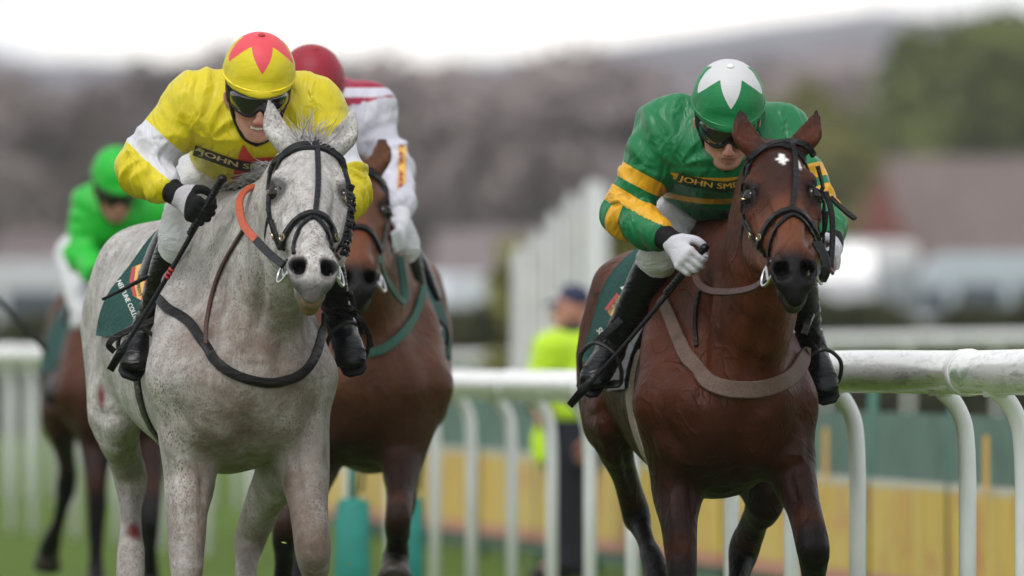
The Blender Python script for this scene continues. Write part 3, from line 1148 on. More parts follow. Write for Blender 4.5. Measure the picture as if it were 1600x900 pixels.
class Rider:
    def __init__(s, name, spec, label, group, fine=True):
        s.sp = sp = spec
        A = lambda k: np.array(sp[k], float)
        h_body, h_cl, h_gl = (.006, .0065, .0042) if fine else (.010, .011, .0075)
        C = A('head')
        pt, yw, rl = (math.radians(q) for q in sp['head_rot'])      # pitch down, yaw to image right, roll to image right
        Rm = (Matrix.Rotation(yw, 3, 'Z') @ Matrix.Rotation(pt, 3, 'X') @ Matrix.Rotation(rl, 3, 'Y'))
        R, Fw, U = (np.array(Rm @ Vector(v)) for v in ((1, 0, 0), (0, -1, 0), (0, 0, 1)))
        s.C, s.R, s.Fw, s.U = C, R, Fw, U
        hd = lambda r, f, u: C + R * r + Fw * f + U * u
        s.hd = hd
        T = []
        # head: skull, face, jaw, nose, ears
        T.append(Tube([(*hd(0, .012, .01), .078, .078), (*hd(0, -.035, .015), .078, .080)], .03, R))
        T.append(Tube([(*hd(0, .045, -.02), .066, .060), (*hd(0, .048, -.07), .060, .050), (*hd(0, .050, -.115), .047, .040), (*hd(0, .060, -.150), .026, .026)], .03, R))
        T.append(Tube([(*hd(0, .078, -.158), .019, .016)] * 2, .02, R))
        for q in (-1, 1):
            T.append(Tube([(*hd(q * .056, .0, -.075), .024), (*hd(q * .050, .022, -.120), .020), (*hd(q * .022, .064, -.155), .016)], .02, R))
            T.append(Tube([(*hd(q * .046, .072, -.075), .019), (*hd(q * .055, .050, -.072), .018)], .02, R))                 # cheek bone
            T.append(Tube([(*hd(q * .012, .092, -.032), .011), (*hd(q * .040, .084, -.030), .010)], .012, R))                 # brow
            T.append(Tube([(*hd(q * .078, -.012, -.055), .008, .018), (*hd(q * .084, -.022, -.075), .008, .020), (*hd(q * .078, -.012, -.100), .007, .012)], .008, Fw))
            T.append(Tube([(*hd(q * .031, .108, -.055), .013)] * 2, .008, R, op='s'))
            T.append(Tube([(*hd(q * .030, .088, -.055), .0125)] * 2, .003, R))                                              # eyeball
            T.append(Tube([(*hd(q * .012, .108, -.098), .0085)] * 2, .007, R))                                               # nose wing
        T.append(Tube([(*hd(0, .092, -.045), .009, .010), (*hd(0, .108, -.075), .011, .011), (*hd(0, .118, -.094), .0115, .010)], .012, R))
        grin = sp.get('grin', 0)
        T.append(Tube([(*hd(-.024, .088, -.122 + .004 * grin), .006, .006), (*hd(0, .099, -.120 - .001 * grin), .009, .006), (*hd(.024, .088, -.122 + .004 * grin), .006, .006)], .006, U))
        T.append(Tube([(*hd(-.020, .086, -.133 - .004 * grin), .006, .006), (*hd(0, .095, -.135 - .006 * grin), .009, .007), (*hd(.020, .086, -.133 - .004 * grin), .006, .006)], .006, U))
        mw = .018 + .014 * grin
        T.append(Tube([(*hd(-mw, .097 - .006 * grin, -.128 + .003 * grin), .003 + .004 * grin), (*hd(0, .104, -.1275 - .002 * grin), .003 + .010 * grin, .004 + .008 * grin), (*hd(mw, .097 - .006 * grin, -.128 + .003 * grin), .003 + .004 * grin)], .003, U, op='s'))
        # neck, trunk, limbs
        ch, pe = A('chest'), A('pelvis')
        sh = {q: A('sh' + q) for q in 'RL'}; el = {q: A('el' + q) for q in 'RL'}; wr = {q: A('wr' + q) for q in 'RL'}
        hp = {q: A('hip' + q) for q in 'RL'}; kn = {q: A('kn' + q) for q in 'RL'}; an = {q: A('an' + q) for q in 'RL'}; to = {q: A('to' + q) for q in 'RL'}
        neck0 = (sh['R'] + sh['L']) / 2 + np.array([0, -.01, .02])
        T.append(Tube([(*hd(0, -.02, -.06), .052, .055), (*(hd(0, -.03, -.11) * .5 + neck0 * .5), .052, .055), (*neck0, .07, .065)], .03, R))
        side = unit(sh['L'] - sh['R'])
        tb = [(*(ch * .96 + neck0 * .04), .138, .095), (*(ch * .5 + pe * .5), .130, .090), (*pe, .135, .092)]
        T.append(Tube(tb, .05, side))
        for q in 'RL':
            T.append(Tube([(*(sh[q] * .75 + ch * .25), .07), (*sh[q], .058), (*(sh[q] * .5 + el[q] * .5), .044), (*el[q], .035)], .03, side))
            T.append(Tube([(*el[q], .036), (*(el[q] * .6 + wr[q] * .4), .034)], .02, side))
            T.append(Tube([(*hp[q], .080), (*(hp[q] * .5 + kn[q] * .5), .062), (*kn[q], .044)], .03, side))
            T.append(Tube([(*kn[q], .043), (*(kn[q] * .65 + an[q] * .35), .042), (*an[q], .028)], .02, side))
            T.append(Tube([(*an[q], .026), (*(an[q] * .5 + to[q] * .5 + unit(an[q] - kn[q]) * .02), .020, .016), (*(an[q] * .3 + to[q] * .7 + unit(an[q] - kn[q]) * .02), .014, .010)], .01, side))
        s.grip = {}
        hands = {}
        for q in 'RL':
            G, Sx = A('grip' + q), unit(A('axis' + q))
            D = unit(G - el[q]); D = unit(D - Sx * D.dot(Sx) * .9)
            N = unit(np.cross(Sx, D))
            ref = np.array(sp.get('back' + q, (0, -1, .4)))
            if N.dot(ref) < 0: N = -N
            W = G - D * .092 + N * .034
            wr[q] = W
            hands[q] = (W, D, Sx, N)
            T += hand_tubes(W, D, Sx, N, 1.0, .86)
            T.append(Tube([(*(el[q] * .6 + W * .4), .034), (*(el[q] * .35 + W * .65), .029), (*W, .023, .020)], .02, Sx))
        s.hands = hands
        V, F = skin(T, h_body, 1)
        x = V - C
        r, f, u = x.dot(R), x.dot(Fw), x.dot(U)
        near = (np.abs(r) < .09) & (f > .02) & (f < .15) & (u > -.2) & (u < .1)
        lip = np.where(near, np.exp(-((r / .027) ** 4)) * np.exp(-(((u + .128) / (.009 + .007 * grin)) ** 4)) * (f > .075), 0)
        flush = np.where(near, np.exp(-((np.abs(r) - .045) / .022) ** 2) * np.exp(-((u + .085) / .03) ** 2) * .6 + np.exp(-(r / .014) ** 2) * np.exp(-((u + .095) / .016) ** 2) * .8, 0)
        brow = np.where(near, np.exp(-((np.abs(r) - .027) / .02) ** 4) * np.exp(-((u + .028) / .006) ** 2), 0)
        s.base = np.array([pe[0], pe[1], min(an['R'][2], an['L'][2]) - .06])
        s.root = empty(name, s.base, label, 'person', group)
        place('body', V, F, SKIN, s.root, s.base, True, {'lip': lip, 'flush': np.clip(flush, 0, 1), 'brow': brow})
        if grin:
            mb = MB()
            for i in range(-3, 4):
                mb.box(hd(i * .0066, .0925 - abs(i) * .0012, -.1245 + abs(i) * .0007), (.0062, .006, .011), bev=.0015)
            mb.build('teeth', TOOTH, s.root, s.base)
        # shirt
        T = [Tube([(*(ch * .9 + neck0 * .1), .178, .128), (*(ch * .55 + pe * .45), .172, .128), (*(ch * .18 + pe * .82), .160, .118)], .06, side),
             Tube([(*(hd(0, -.035, -.10) * .35 + neck0 * .65), .062, .058), (*neck0, .10, .08)], .05, side),
             Tube([(*sh['R'], .085), (*(neck0 + np.array([0, .02, -.02])), .10), (*sh['L'], .085)], .06, side)]
        puff = sp.get('puff', 1.0)
        for q in 'RL':
            T.append(Tube([(*(sh[q] * .8 + ch * .2), .095), (*sh[q], .083), (*(sh[q] * .5 + el[q] * .5), .069 * puff), (*el[q], .062 * puff)], .05, side))
            T.append(Tube([(*el[q], .064 * puff), (*(el[q] * .6 + wr[q] * .4), .060 * puff), (*(el[q] * .35 + wr[q] * .65), .052 * puff), (*(el[q] * .27 + wr[q] * .73), .044)], .03, side))
        V, F = skin(T, h_cl, 2)
        N_ = normals_of(V, F)
        ua, fa = {}, {}
        dist_t = np.minimum(T[0].at(V), T[2].at(V))
        arm = np.zeros(len(V))
        for q, i in (('R', 3), ('L', 5)):
            d1 = np.minimum(T[i].at(V), T[i + 1].at(V))
            ax1 = Tube([(*sh[q], .01), (*el[q], .01)]).along(V); ax2 = Tube([(*el[q], .01), (*wr[q], .01)]).along(V)
            isf = T[i + 1].at(V) < T[i].at(V)
            tt = np.where(isf & (ax1 > .9), 1 + np.clip(ax2, 0, 1), np.clip(ax1, 0, 1))
            w = sstep(-.03, .03, dist_t - d1)
            arm = np.maximum(arm, np.where(d1 < dist_t + .02, tt * w, 0))
        tor = Tube([(*ch, .01), (*pe, .01)]).along(V)
        # folds: ridges that fan from the armpits over the trunk and ring the sleeves
        wv = V + .05 * np.stack([vnoise(V * 7, 11), vnoise(V * 7, 12), vnoise(V * 7, 13)], 1)
        ridg = lambda Q, sd: 1 - 2 * np.abs(vnoise(Q, sd))
        f1 = ridg(wv * np.array([9, 7, 6.0]) + arm[:, None] * np.array([0, 0, 4.0]), 21)
        f2 = ridg(wv * np.array([20, 10, 13.0]) + arm[:, None] * np.array([0, 5.0, 5.0]), 22)
        f3 = vnoise(V * 6, 23)
        px = 800 + (V[:, 0]) * F_PX / (CAM_D + V[:, 1]); py = 540 - (V[:, 2] - CAM_Z) * F_PX / (CAM_D + V[:, 1])
        disp = .0090 * f1 + .0017 * f2 + .006 * f3
        for q in 'RL':
            ap = sh[q] + np.array([0, -.02, -.085]) + (ch - sh[q]) * .25
            d_ = V - ap
            an_ = np.arctan2(d_[:, 2], np.abs(d_[:, 0]) * np.sign(d_[:, 0])); r_ = np.linalg.norm(d_, axis=1)
            disp = disp + .0060 * (1 - 2 * np.abs(np.sin(an_ * 3.6 + 3.4 * vnoise(V * 6, 24)))) * np.exp(-((r_ - .16) / .10) ** 2)
        ringf = (1 - 2 * np.abs(np.sin(arm * 10.5 + 2.6 * vnoise(V * 9, 25))))
        disp = disp + .0075 * ringf * np.exp(-((arm - 1.05) / .36) ** 2) * (arm > .2)
        disp = disp + .0045 * ringf * np.exp(-((arm - 1.62) / .14) ** 2)
        if 'print_at' in sp:                # the print stiffens the silk round it
            pc = sp['print_at']
            disp = disp * (1 - .85 * np.exp(-((px - pc[0]) / pc[2]) ** 4 - ((py - pc[1]) / pc[3]) ** 4))
        cuff = sstep(1.75, 1.9, arm)
        V = V + N_ * (disp * (1 - cuff * .8))[:, None]
        px = 800 + (V[:, 0]) * F_PX / (CAM_D + V[:, 1]); py = 540 - (V[:, 2] - CAM_Z) * F_PX / (CAM_D + V[:, 1])
        hoop = py - sp.get('hoop_sag', 0.0) * (1 - ((px - sp.get('hoop_x', 0)) / 90.0) ** 2) + (400 * sstep(.02, .10, arm) if 'hoop_sag' not in sp else -300.0 * (arm > .03))
        back = np.where((arm < .3) & (px < sp.get('hoop_x', 0) - 85), V[:, 1], np.minimum(V[:, 1], .2))
        s.shirt = place('shirt', V, F, sp['shirt'], s.root, s.base, True, {'arm': arm, 'hoop': hoop, 'tor': tor, 'back': back})
        s.shirt_bvh = bvh_of(V, F)
        # breeches
        T = [Tube([(*(ch * .3 + pe * .7), .135, .095), (*pe, .165, .122)], .05, side)]
        for q in 'RL':
            e = kn[q] * .86 + an[q] * .14
            T.append(Tube([(*(hp[q]), .108), (*(hp[q] * .5 + kn[q] * .5), .088), (*kn[q], .064), (*e, .058)], .05, side))
        V, F = skin(T, h_cl * 1.15, 2)
        N_ = normals_of(V, F)
        wv = V + .04 * np.stack([vnoise(V * 7, 31), vnoise(V * 7, 32), vnoise(V * 7, 33)], 1)
        V = V + N_ * (.005 * ridg(wv * np.array([9, 14, 20.0]), 34) + .003 * ridg(wv * 28, 35))[:, None]
        place('breeches', V, F, sp.get('breeches', BREECHES), s.root, s.base)
        # boots
        for q in 'RL':
            fd = unit(to[q] - an[q]); leg = unit(an[q] - kn[q])
            top = kn[q] * .88 + an[q] * .12
            T = [Tube([(*top, .058), (*(kn[q] * .62 + an[q] * .38), .056), (*(kn[q] * .25 + an[q] * .75), .043), (*an[q], .040)], .03, side),
                 Tube([(*(an[q] + leg * .035 - fd * .035), .034, .036), (*(an[q] * .6 + to[q] * .4 + leg * .02), .042, .040), (*(an[q] * .2 + to[q] * .8 + leg * .02), .046, .031), (*(to[q] + leg * .022), .040, .022)], .03, side)]
            V, F = skin(T, h_cl, 2)
            N_ = normals_of(V, F)
            al = Tube([(*kn[q], .01), (*an[q], .01)]).along(V)
            V = V + N_ * (.004 * ridg(np.stack([al * 16 + vnoise(V * 10, 41) * 1.2, vnoise(V * 6, 42) * 1.5, al * 0], 1), 43) * sstep(.45, .7, al) * (1 - sstep(1.02, 1.15, al)))[:, None]
            bo = place('boot', V, F, BLACK_LEATHER, s.root, s.base)
            sole = MB()
            up = unit(-leg + fd * fd.dot(leg))
            c0 = (an[q] * .25 + to[q] * .75) + leg * .055
            pts = [c0 - fd * .10, c0 - fd * .03, c0 + fd * .05, c0 + fd * .075]
            ribbon(sole, pts, [up] * 4, [.062, .084, .074, .04], .012)
            sole.build('sole', RUBBER, bo, s.base)
        # gloves
        for q in 'RL':
            W, D, Sx, N = hands[q]
            T = hand_tubes(W, D, Sx, N, 1.0, 1.0)
            c0 = el[q] * .34 + W * .66
            T.append(Tube([(*c0, .042), (*(el[q] * .15 + W * .85), .0375), (*W, .030, .026)], .02, Sx))
            V, F = skin(T, h_gl, 1)
            wt = (V - W).dot(D)
            place('glove', V, F, sp['glove'], s.root, s.base, True, {'palm': sstep(.002, .016, wt + .012 * vnoise(V * 30, 51)) * (1 - sp.get('dark_back', 0) * sstep(.050, .062, wt + .4 * (V - W).dot(Sx)))})
        # helmet
        s.helmet(sp)

    def helmet(s, sp):
        hd = s.hd
        V, F, att = [], [], []
        nt, npn = 26, 72
        ra, rb, rc = .1065, .126, .112
        pk = sp.get('peak', .022)
        for i in range(nt):
            th = math.radians(98) * i / (nt - 1)
            for j in range(npn):
                ph = 2 * math.pi * j / npn
                x, y, z = ra * math.sin(th) * math.sin(ph), rb * math.sin(th) * math.cos(ph) - .012, rc * math.cos(th) + .018
                fr = max(0.0, math.cos(ph)) ** 1.5
                k = max(0.0, (math.degrees(th) - 84) / 14) ** 1.5
                y += pk * fr * k
                z -= .008 * k * fr
                w = .0020 * math.sin(ph * 7 + 1 + 2 * math.sin(th * 4)) * math.sin(th) ** 3 + .0014 * math.sin(ph * 23 + th * 9) * math.sin(th) ** 6
                w -= .0016 * math.exp(-((((ph / (2 * math.pi) * 6) % 1.0) - .5) / .03) ** 2) * math.sin(th)      # panel seams
                V.append(hd(x * (1 + w * 8), y * (1 + w * 4), z * (1 + w * 3)))
                tri = abs(((ph / (2 * math.pi) * 5 + .5) % 1.0) - .5) * 2
                att.append(math.degrees(th) - (30 + 41 * (1 - tri) ** 1.15))
        for i in range(nt - 1):
            for j in range(npn):
                j2 = (j + 1) % npn
                F.append((i * npn + j, (i + 1) * npn + j, (i + 1) * npn + j2, i * npn + j2))
        n0 = (nt - 1) * npn                      # rolled edge and lining inside
        for (sc, dz) in ((.985, -.006), (.93, -.002), (.90, .02), (.6, .09)):
            o = len(V)
            for j in range(npn):
                q = np.array(V[n0 + j]) - s.C
                r, f, u = q.dot(s.R), q.dot(s.Fw), q.dot(s.U)
                V.append(hd(r * sc, (f + .012) * sc - .012, u + dz)); att.append(50)
            for j in range(npn):
                j2 = (j + 1) % npn
                p = o - npn
                if sc == .985: p = n0
                F.append((p + j, o + j, o + j2, p + j2))
        he = place('helmet', V, F, sp['cap'], s.root, s.base, True, {'star': att})
        MB().ball(hd(0, -.010, .131), (.011, .011, .006), 10, 6, (s.R, s.Fw, s.U)).build('button', sp['button'], he, s.base)
        e = MB()
        pts = [hd(math.sin(a) * .1075, math.cos(a) * (.128 + pk * .35 * max(0, math.cos(a))) - .012, .010 - .004 * max(0, math.cos(a))) for a in np.linspace(0, 2 * math.pi, 49)]
        e.tube(pts, .0035, 6, False)
        e.build('cap_band', sp['button2'], he, s.base)
        # black padded skull cap showing under the silk, goggles, chin harness
        V, F = [], []
        ths = np.linspace(-165, 165, 45)
        for th in ths:
            a = math.radians(th)
            low = -.022 - .055 * sstep(40, 75, abs(th))
            for z, k in ((.012, 1.0), (low * .6, .965), (low, .925), (low, .88), (.012, .90)):
                V.append(hd(math.sin(a) * .1005 * k, math.cos(a) * .118 * k - .012, z))
        for i in range(len(ths) - 1):
            for j in range(4):
                F.append((i * 5 + j, i * 5 + j + 1, (i + 1) * 5 + j + 1, (i + 1) * 5 + j))
        place('skull_cap_padding', V, F, RUBBER, s.root, s.base)
        V, F = [], []
        us = np.linspace(-72, 72, 33); vs = np.linspace(0, 1, 7)
        for th in us:
            a = math.radians(th)
            nose = math.exp(-(th / 13.0) ** 2)
            z0, z1 = -.016, -.083 + .026 * nose + .016 * (abs(th) / 72) ** 2
            for v in vs:
                bul = math.sin(math.pi * v) * .006
                V.append(hd(math.sin(a) * (.085 + bul), math.cos(a) * (.098 + bul) + .012, z0 + (z1 - z0) * v))
        m = len(V)
        V += [hd((p - s.C).dot(s.R) * .92, ((p - s.C).dot(s.Fw) - .012) * .92 + .012, (p - s.C).dot(s.U)) for p in np.array(V)]
        k = len(vs)
        for i in range(len(us) - 1):
            for j in range(k - 1):
                F.append((i * k + j, i * k + j + 1, (i + 1) * k + j + 1, (i + 1) * k + j))
                F.append((m + i * k + j, m + (i + 1) * k + j, m + (i + 1) * k + j + 1, m + i * k + j + 1))
            for j in (0, k - 1):
                F.append((i * k + j, (i + 1) * k + j, m + (i + 1) * k + j, m + i * k + j))
        go = place('goggles', V, F, GOGGLE, s.root, s.base)
        fr = MB()
        for j in (0, k - 1):
            fr.tube([V[i * k + j] for i in range(len(us))], .0048, 6)
        fr.build('goggle_frame', RUBBER, go, s.base)
        mb = MB()
        for q in (-1, 1):
            pts = catmull(np.array([hd(q * .092, .020, -.02), hd(q * .083, .020, -.07), hd(q * .067, .028, -.125), hd(q * .038, .052, -.172), hd(0, .070, -.186)]), 5)
            nr = [unit((p - s.hd(0, 0, -.08)) - s.U * (p - s.hd(0, 0, -.08)).dot(s.U) * .5) for p in pts]
            ribbon(mb, pts, nr, [.026, .022, .018, .018, .020], .007)
            pts = catmull(np.array([hd(q * .093, -.03, -.02), hd(q * .084, -.005, -.07), hd(q * .070, .022, -.118)]), 4)
            nr = [unit((p - s.hd(0, 0, -.06))) for p in pts]
            ribbon(mb, pts, nr, .016, .006)
        mb.build('chin_strap', RUBBER, s.root, s.base)


def silk(name, base, extra=None, rough=.42):
    """Racing silk: thin shiny cloth with creases; extra(m, colour socket) adds the sewn colour pattern."""
    m = Mat(name, base, rough, sheen=.06, spec=.35)
    n = m.noise(8.0, 3.0)
    c = m.ramp(n, [(.3, tuple(q * .92 for q in base)), (.7, base)])
    if extra: c = extra(m, c)
    m.color(c)
    a = m.noise(11.0, 2.0, .45, m.co((1.8, .8, 1.0), (0.2, .7, .6)), 1.0)
    b = m.noise(40.0, 2.0, .5, m.co((2.0, 1.0, .7), (0, .7, 0)), .6)
    m.bump(m.math('ADD', m.math('MULTIPLY', a, 1.0), m.math('MULTIPLY', b, .07)), .6, .03)
    return m.m


def band(m, attr, a, b):
    at = m.attr(attr)
    return m.math('MULTIPLY', m.math('GREATER_THAN', at, a), m.math('LESS_THAN', at, b))


def cap_mat(name, base, star=None):
    m = Mat(name, base, .5, sheen=.08, spec=.3)
    n = m.noise(20.0, 3.0)
    c = m.ramp(n, [(.3, tuple(q * .93 for q in base)), (.7, base)])
    if star is not None:
        c = m.mix(m.math('LESS_THAN', m.attr('star'), 0.0), c, star)
    sp_ = m.ramp(m.voro(75.0), [(.05, 1.0), (.10, 0.0)])
    c = m.mix(m.math('MULTIPLY', sp_, m.ramp(m.noise(9.0), [(.52, 0.0), (.6, .5)])), c, (.12, .09, .06))
    m.color(c)
    m.bump(m.math('ADD', m.noise(30.0, 3.0, .5, m.co((.6, 1, 1.6)), .6), m.math('MULTIPLY', m.noise(600.0, 1.0), .1)), .3, .008)
    return m.m


def glove_mat(name, back, palm):
    m = Mat(name, back, .75, sheen=.0, spec=.18)
    m.color(m.mix(m.ramp(m.attr('palm'), [(.45, 0.0), (.55, 1.0)]), back, palm))
    m.bump(m.math('ADD', m.noise(60.0, 3.0, .5, None, .5), m.math('MULTIPLY', m.noise(500.0, 1.0), .2)), .5, .006)
    return m.m


def make_whip(pts, rad, label, grip=None, mark=None):
    """A racing whip held by a rider: a thing of its own. pts run from the butt to the flap."""
    pts = np.array(pts, float)
    root = empty('whip', pts[0], label, 'whip')
    b = pts[0]
    n = 14
    d = pts[-1] - pts[0]
    L = np.linalg.norm(d)
    q = [pts[0] + d * t + np.array([0, 0, -.012 * math.sin(math.pi * t)]) for t in np.linspace(0, 1, n)]
    shaft = MB().tube(q, list(np.linspace(rad, rad * .72, n)), 8)
    shaft.build('shaft', RUBBER, root, b)
    g = MB()
    t1 = .30
    g.tube([pts[0] + d * t for t in (-.012, 0, .012, .03, t1 * .5, t1, t1 + .01)], [rad * 1.2, rad * 1.75, rad * 1.75, rad * 1.35, rad * 1.3, rad * 1.3, rad * .9], 10)
    for t in np.arange(.045, t1, .018):
        g.tube([pts[0] + d * t, pts[0] + d * (t + .006)], rad * 1.42, 10)
    g.build('handle', BLACK_LEATHER, root, b)
    f = MB()
    u = unit(np.cross(d, [0, 1, 0]))
    ribbon(f, [q[-1] - unit(d) * .10, q[-1] - unit(d) * .04, q[-1] + unit(d) * .03], [np.array([0, -1.0, .2])] * 3, [.012, .026, .022], .012)
    f.build('flap', BLACK_LEATHER, root, b)
    if mark:
        c = MB()
        for t in mark:
            c.tube([pts[0] + d * t + np.array([0, 0, -.012 * math.sin(math.pi * t)]), pts[0] + d * (t + .012) + np.array([0, 0, -.012 * math.sin(math.pi * t)])], rad * 1.12, 10)
        c.build('marking', BADGE_RED, root, b)
    return root


# ------------------------------------------------------------------ the setting
def ground():
    m = Mat('turf', (.06, .12, .02), .85, spec=.2)
    a = m.noise(.35, 4.0); b = m.noise(6.0, 5.0, .7)
    c = m.ramp(a, [(.3, (.090, .155, .010)), (.7, (.125, .205, .016))])
    c = m.mix(m.ramp(b, [(.35, 0.0), (.75, .5)]), c, (.045, .075, .014))
    m.color(c)
    m.bump(m.noise(40.0, 4.0, .7), .8, .05)
    V, F = [], []
    ys = np.concatenate([np.linspace(-60, 120, 61), np.linspace(135, 900, 40), np.linspace(1000, 2700, 12)])
    xs = np.concatenate([np.linspace(-2500, -140, 10), np.linspace(-120, 120, 61), np.linspace(140, 2500, 10)])
    for y in ys:
        for x in xs:
            z = .03 * math.sin(x * .21 + 1) * math.cos(y * .13) if abs(x) < 130 and y < 130 else 0.0
            z += .05 * math.exp(-((x + 3.2) / 1.6) ** 2 - ((y - 26) / 9.0) ** 2)
            V.append((x, y, z))
    n = len(xs)
    for j in range(len(ys) - 1):
        for i in range(n - 1):
            F.append((j * n + i, j * n + i + 1, (j + 1) * n + i + 1, (j + 1) * n + i))
    tag(place('ground', V, np.array(F), m.m), kind='structure')


ground()


def hills():
    for nm, y0, h0, amp, seed, col in (('hills', 1950.0, 65.0, 5.5, 3, (.135, .130, .155)), ('wooded_ridge', 1150.0, 35.0, 5.0, 8, (.125, .112, .122))):
        m = Mat(nm, col, .95, spec=.1)
        b = m.voro(.02); n = m.noise(.006, 4.0)
        c = m.ramp(n, [(.35, tuple(q * .7 for q in col)), (.65, tuple(q * 1.4 for q in col))])
        c = m.mix(m.ramp(b, [(.10, .5), (.25, 0.0)]), c, (.4, .38, .36))
        m.color(c)
        V, F = [], []
        xs = np.linspace(-y0 * .9, y0 * .9, 300)
        for k, (dy, f) in enumerate(((-330, 0.0), (-220, .35), (-100, .8), (0, 1.0), (150, .9), (400, 0.0))):
            for x in xs:
                q = np.array([[x / (y0 * .035), k * .6, seed * 3.1]])
                hh = h0 + amp * (vnoise(q, seed)[0] + .4 * vnoise(q * 2.7, seed + 1)[0] + .2 * vnoise(q * 7, seed + 2)[0])
                hh *= 1.0 + (.15 if nm == 'hills' else .25) * math.exp(-((x / y0 * F_PX - 560) / 480.0) ** 2)      # the land climbs towards the right
                V.append((x, y0 + dy, -2 + hh * f))
        n_ = len(xs)
        for k in range(5):
            for i in range(n_ - 1):
                F.append((k * n_ + i, k * n_ + i + 1, (k + 1) * n_ + i + 1, (k + 1) * n_ + i))
        tag(place(nm, V, np.array(F), m.m), kind='structure')


hills()


# ---- trees: trunk with limbs, crown of many small leaf or twig faces in clumps
BARK = plain('bark', (.055, .042, .035), .9, .3, 3.0, .5)


def leaf_mat(name, a, b):
    m = Mat(name, a, .7, spec=.25)
    m.color(m.ramp(m.noise(.35, 4.0, .7), [(.3, a), (.7, b)]))
    return m.m


def tree_mesh(seed, height, spread, n_clump, n_leaf, leaf, base_frac, up=1.0):
    rr = random.Random(seed)
    tr = MB()
    tr.tube([(0, 0, -.3), (.1, 0, height * .2), (-.1, .1, height * .45), (.1, 0, height * .8)], [height * .028, height * .022, height * .015, height * .004], 8)
    clumps = []
    for i in range(n_clump):
        z = height * (base_frac + (1 - base_frac) * rr.random() ** .8)
        f = (z / height - base_frac) / (1 - base_frac)
        rad = spread * math.sin(math.pi * min(.97, .18 + .75 * f)) ** .8 * rr.uniform(.25, 1.0)
        an = rr.uniform(0, 2 * math.pi)
        c = Vector((rad * math.cos(an), rad * math.sin(an), z))
        clumps.append(c)
        if i % 2 == 0:
            st = Vector((0, 0, z * rr.uniform(.45, .75)))
            tr.tube([st, st.lerp(c, .5) + Vector((0, 0, .06 * height)), c], [height * .008, height * .005, height * .0015], 5, False)
    V, F = [], []
    for c in clumps:
        R = spread * rr.uniform(.20, .42)
        for k in range(n_leaf):
            d = Vector((rr.gauss(0, 1), rr.gauss(0, 1), rr.gauss(0, .8)))
            d = d.normalized() * R * rr.random() ** .45
            p = c + d
            a = Vector((rr.gauss(0, 1), rr.gauss(0, 1), rr.gauss(0, 1) * up)).normalized()
            b = a.orthogonal().normalized()
            s_ = leaf * rr.uniform(.6, 1.4)
            o = len(V)
            V += [p - a * s_, p + b * s_ * .45, p + a * s_, p - b * s_ * .45]
            F.append((o, o + 1, o + 2, o + 3))
    return (tr.V, tr.F), (V, F)


def make_tree(name, mesh, leafm, loc, label, group, cat='tree'):
    (tv, tf), (cv, cf) = mesh
    root = empty(name, loc, label, cat, group)
    a = place('trunk', tv, tf, BARK, root, (0, 0, 0))
    b = place('crown', cv, np.array(cf), leafm, root, (0, 0, 0), False)
    return root


def copy_thing(o, loc, rz=0.0, scale=1.0, label=None, group=None):
    c = o.copy()
    COL.objects.link(c)
    c.location = loc
    c.rotation_euler = (0, 0, rz)
    c.scale = (scale, scale, scale)
    if label: c['label'] = label
    if group: c['group'] = group
    for ch in list(o.children):
        d = ch.copy()
        COL.objects.link(d)
        d.parent = c
        for g in ch.children:
            e = g.copy(); COL.objects.link(e); e.parent = d
    return c


TWIG = leaf_mat('bare twigs', (.235, .190, .186), (.275, .225, .222))
BUD = leaf_mat('budding twigs', (.085, .085, .040), (.12, .115, .05))
GREEN_LEAF = leaf_mat('fresh leaves', (.075, .095, .018), (.12, .145, .030))
YEL_LEAF = leaf_mat('yellow green leaves', (.125, .125, .020), (.17, .165, .035))

rt = random.Random(11)
bare = [tree_mesh(20 + i, 15.0, 5.2, 42, 62, .55, .10, 2.0) for i in range(3)]
leafy = [tree_mesh(40 + i, 14.0, 5.6, 52, 90, .50, .12) for i in range(2)]
first = {}
n_bare = 0
for row, (Y, n, z0) in enumerate(((390, 17, 0.0), (520, 22, 0.0), (700, 26, 0.0))):
    half = 900.0 / F_PX * (Y + CAM_D)
    for i in range(n):
        x = -half + 2 * half * (i + .5 + rt.uniform(-.35, .35)) / n
        k = rt.randrange(3)
        lab = 'leafless grey brown tree in the hazy wood across the background'
        sc_ = rt.uniform(.85, 1.12) * (.78, 1.03, 1.30)[row]
        loc = (x, Y + rt.uniform(-25, 25), z0)
        if k not in first:
            first[k] = make_tree('bare_tree', bare[k], TWIG, loc, lab, 'leafless trees of the background wood')
            first[k].rotation_euler = (0, 0, rt.uniform(0, 6.28)); first[k].scale = (sc_,) * 3
        else:
            copy_thing(first[k], loc, rt.uniform(0, 6.28), sc_)


def at_px(px, Y):
    return (px - 800.0) / F_PX * (Y + CAM_D)


# green trees upper right
g1 = make_tree('leafy_tree', leafy[0], GREEN_LEAF, (at_px(1600, 340), 340, 0), 'tall green leafy tree at the right edge, above the house roof', 'leafy trees behind the house')
g1.scale = (1.05, 1.05, .93)
g = copy_thing(g1, (at_px(1480, 350), 350, 0), 2.0, .93, 'rounded green tree rising behind the ridge of the house roof')
g = copy_thing(g1, (at_px(1540, 375), 375, 0), 4.0, 1.02, 'green tree standing deepest between its two leafy neighbours behind the house')
y1 = make_tree('leafy_tree', leafy[1], YEL_LEAF, (at_px(1290, 330), 330, 0), 'yellow green tree left of the red gable, behind the brown horse\'s ear', 'yellow green trees left of the house')
y1.scale = (.9, .9, .64)
copy_thing(y1, (at_px(1225, 360), 360, 0), 1.7, .80, 'taller yellow green tree directly behind the green capped rider\'s shoulder')
copy_thing(y1, (at_px(1345, 345), 345, 0), 3.1, .60, 'low yellow green tree nearest to the red gable wall')
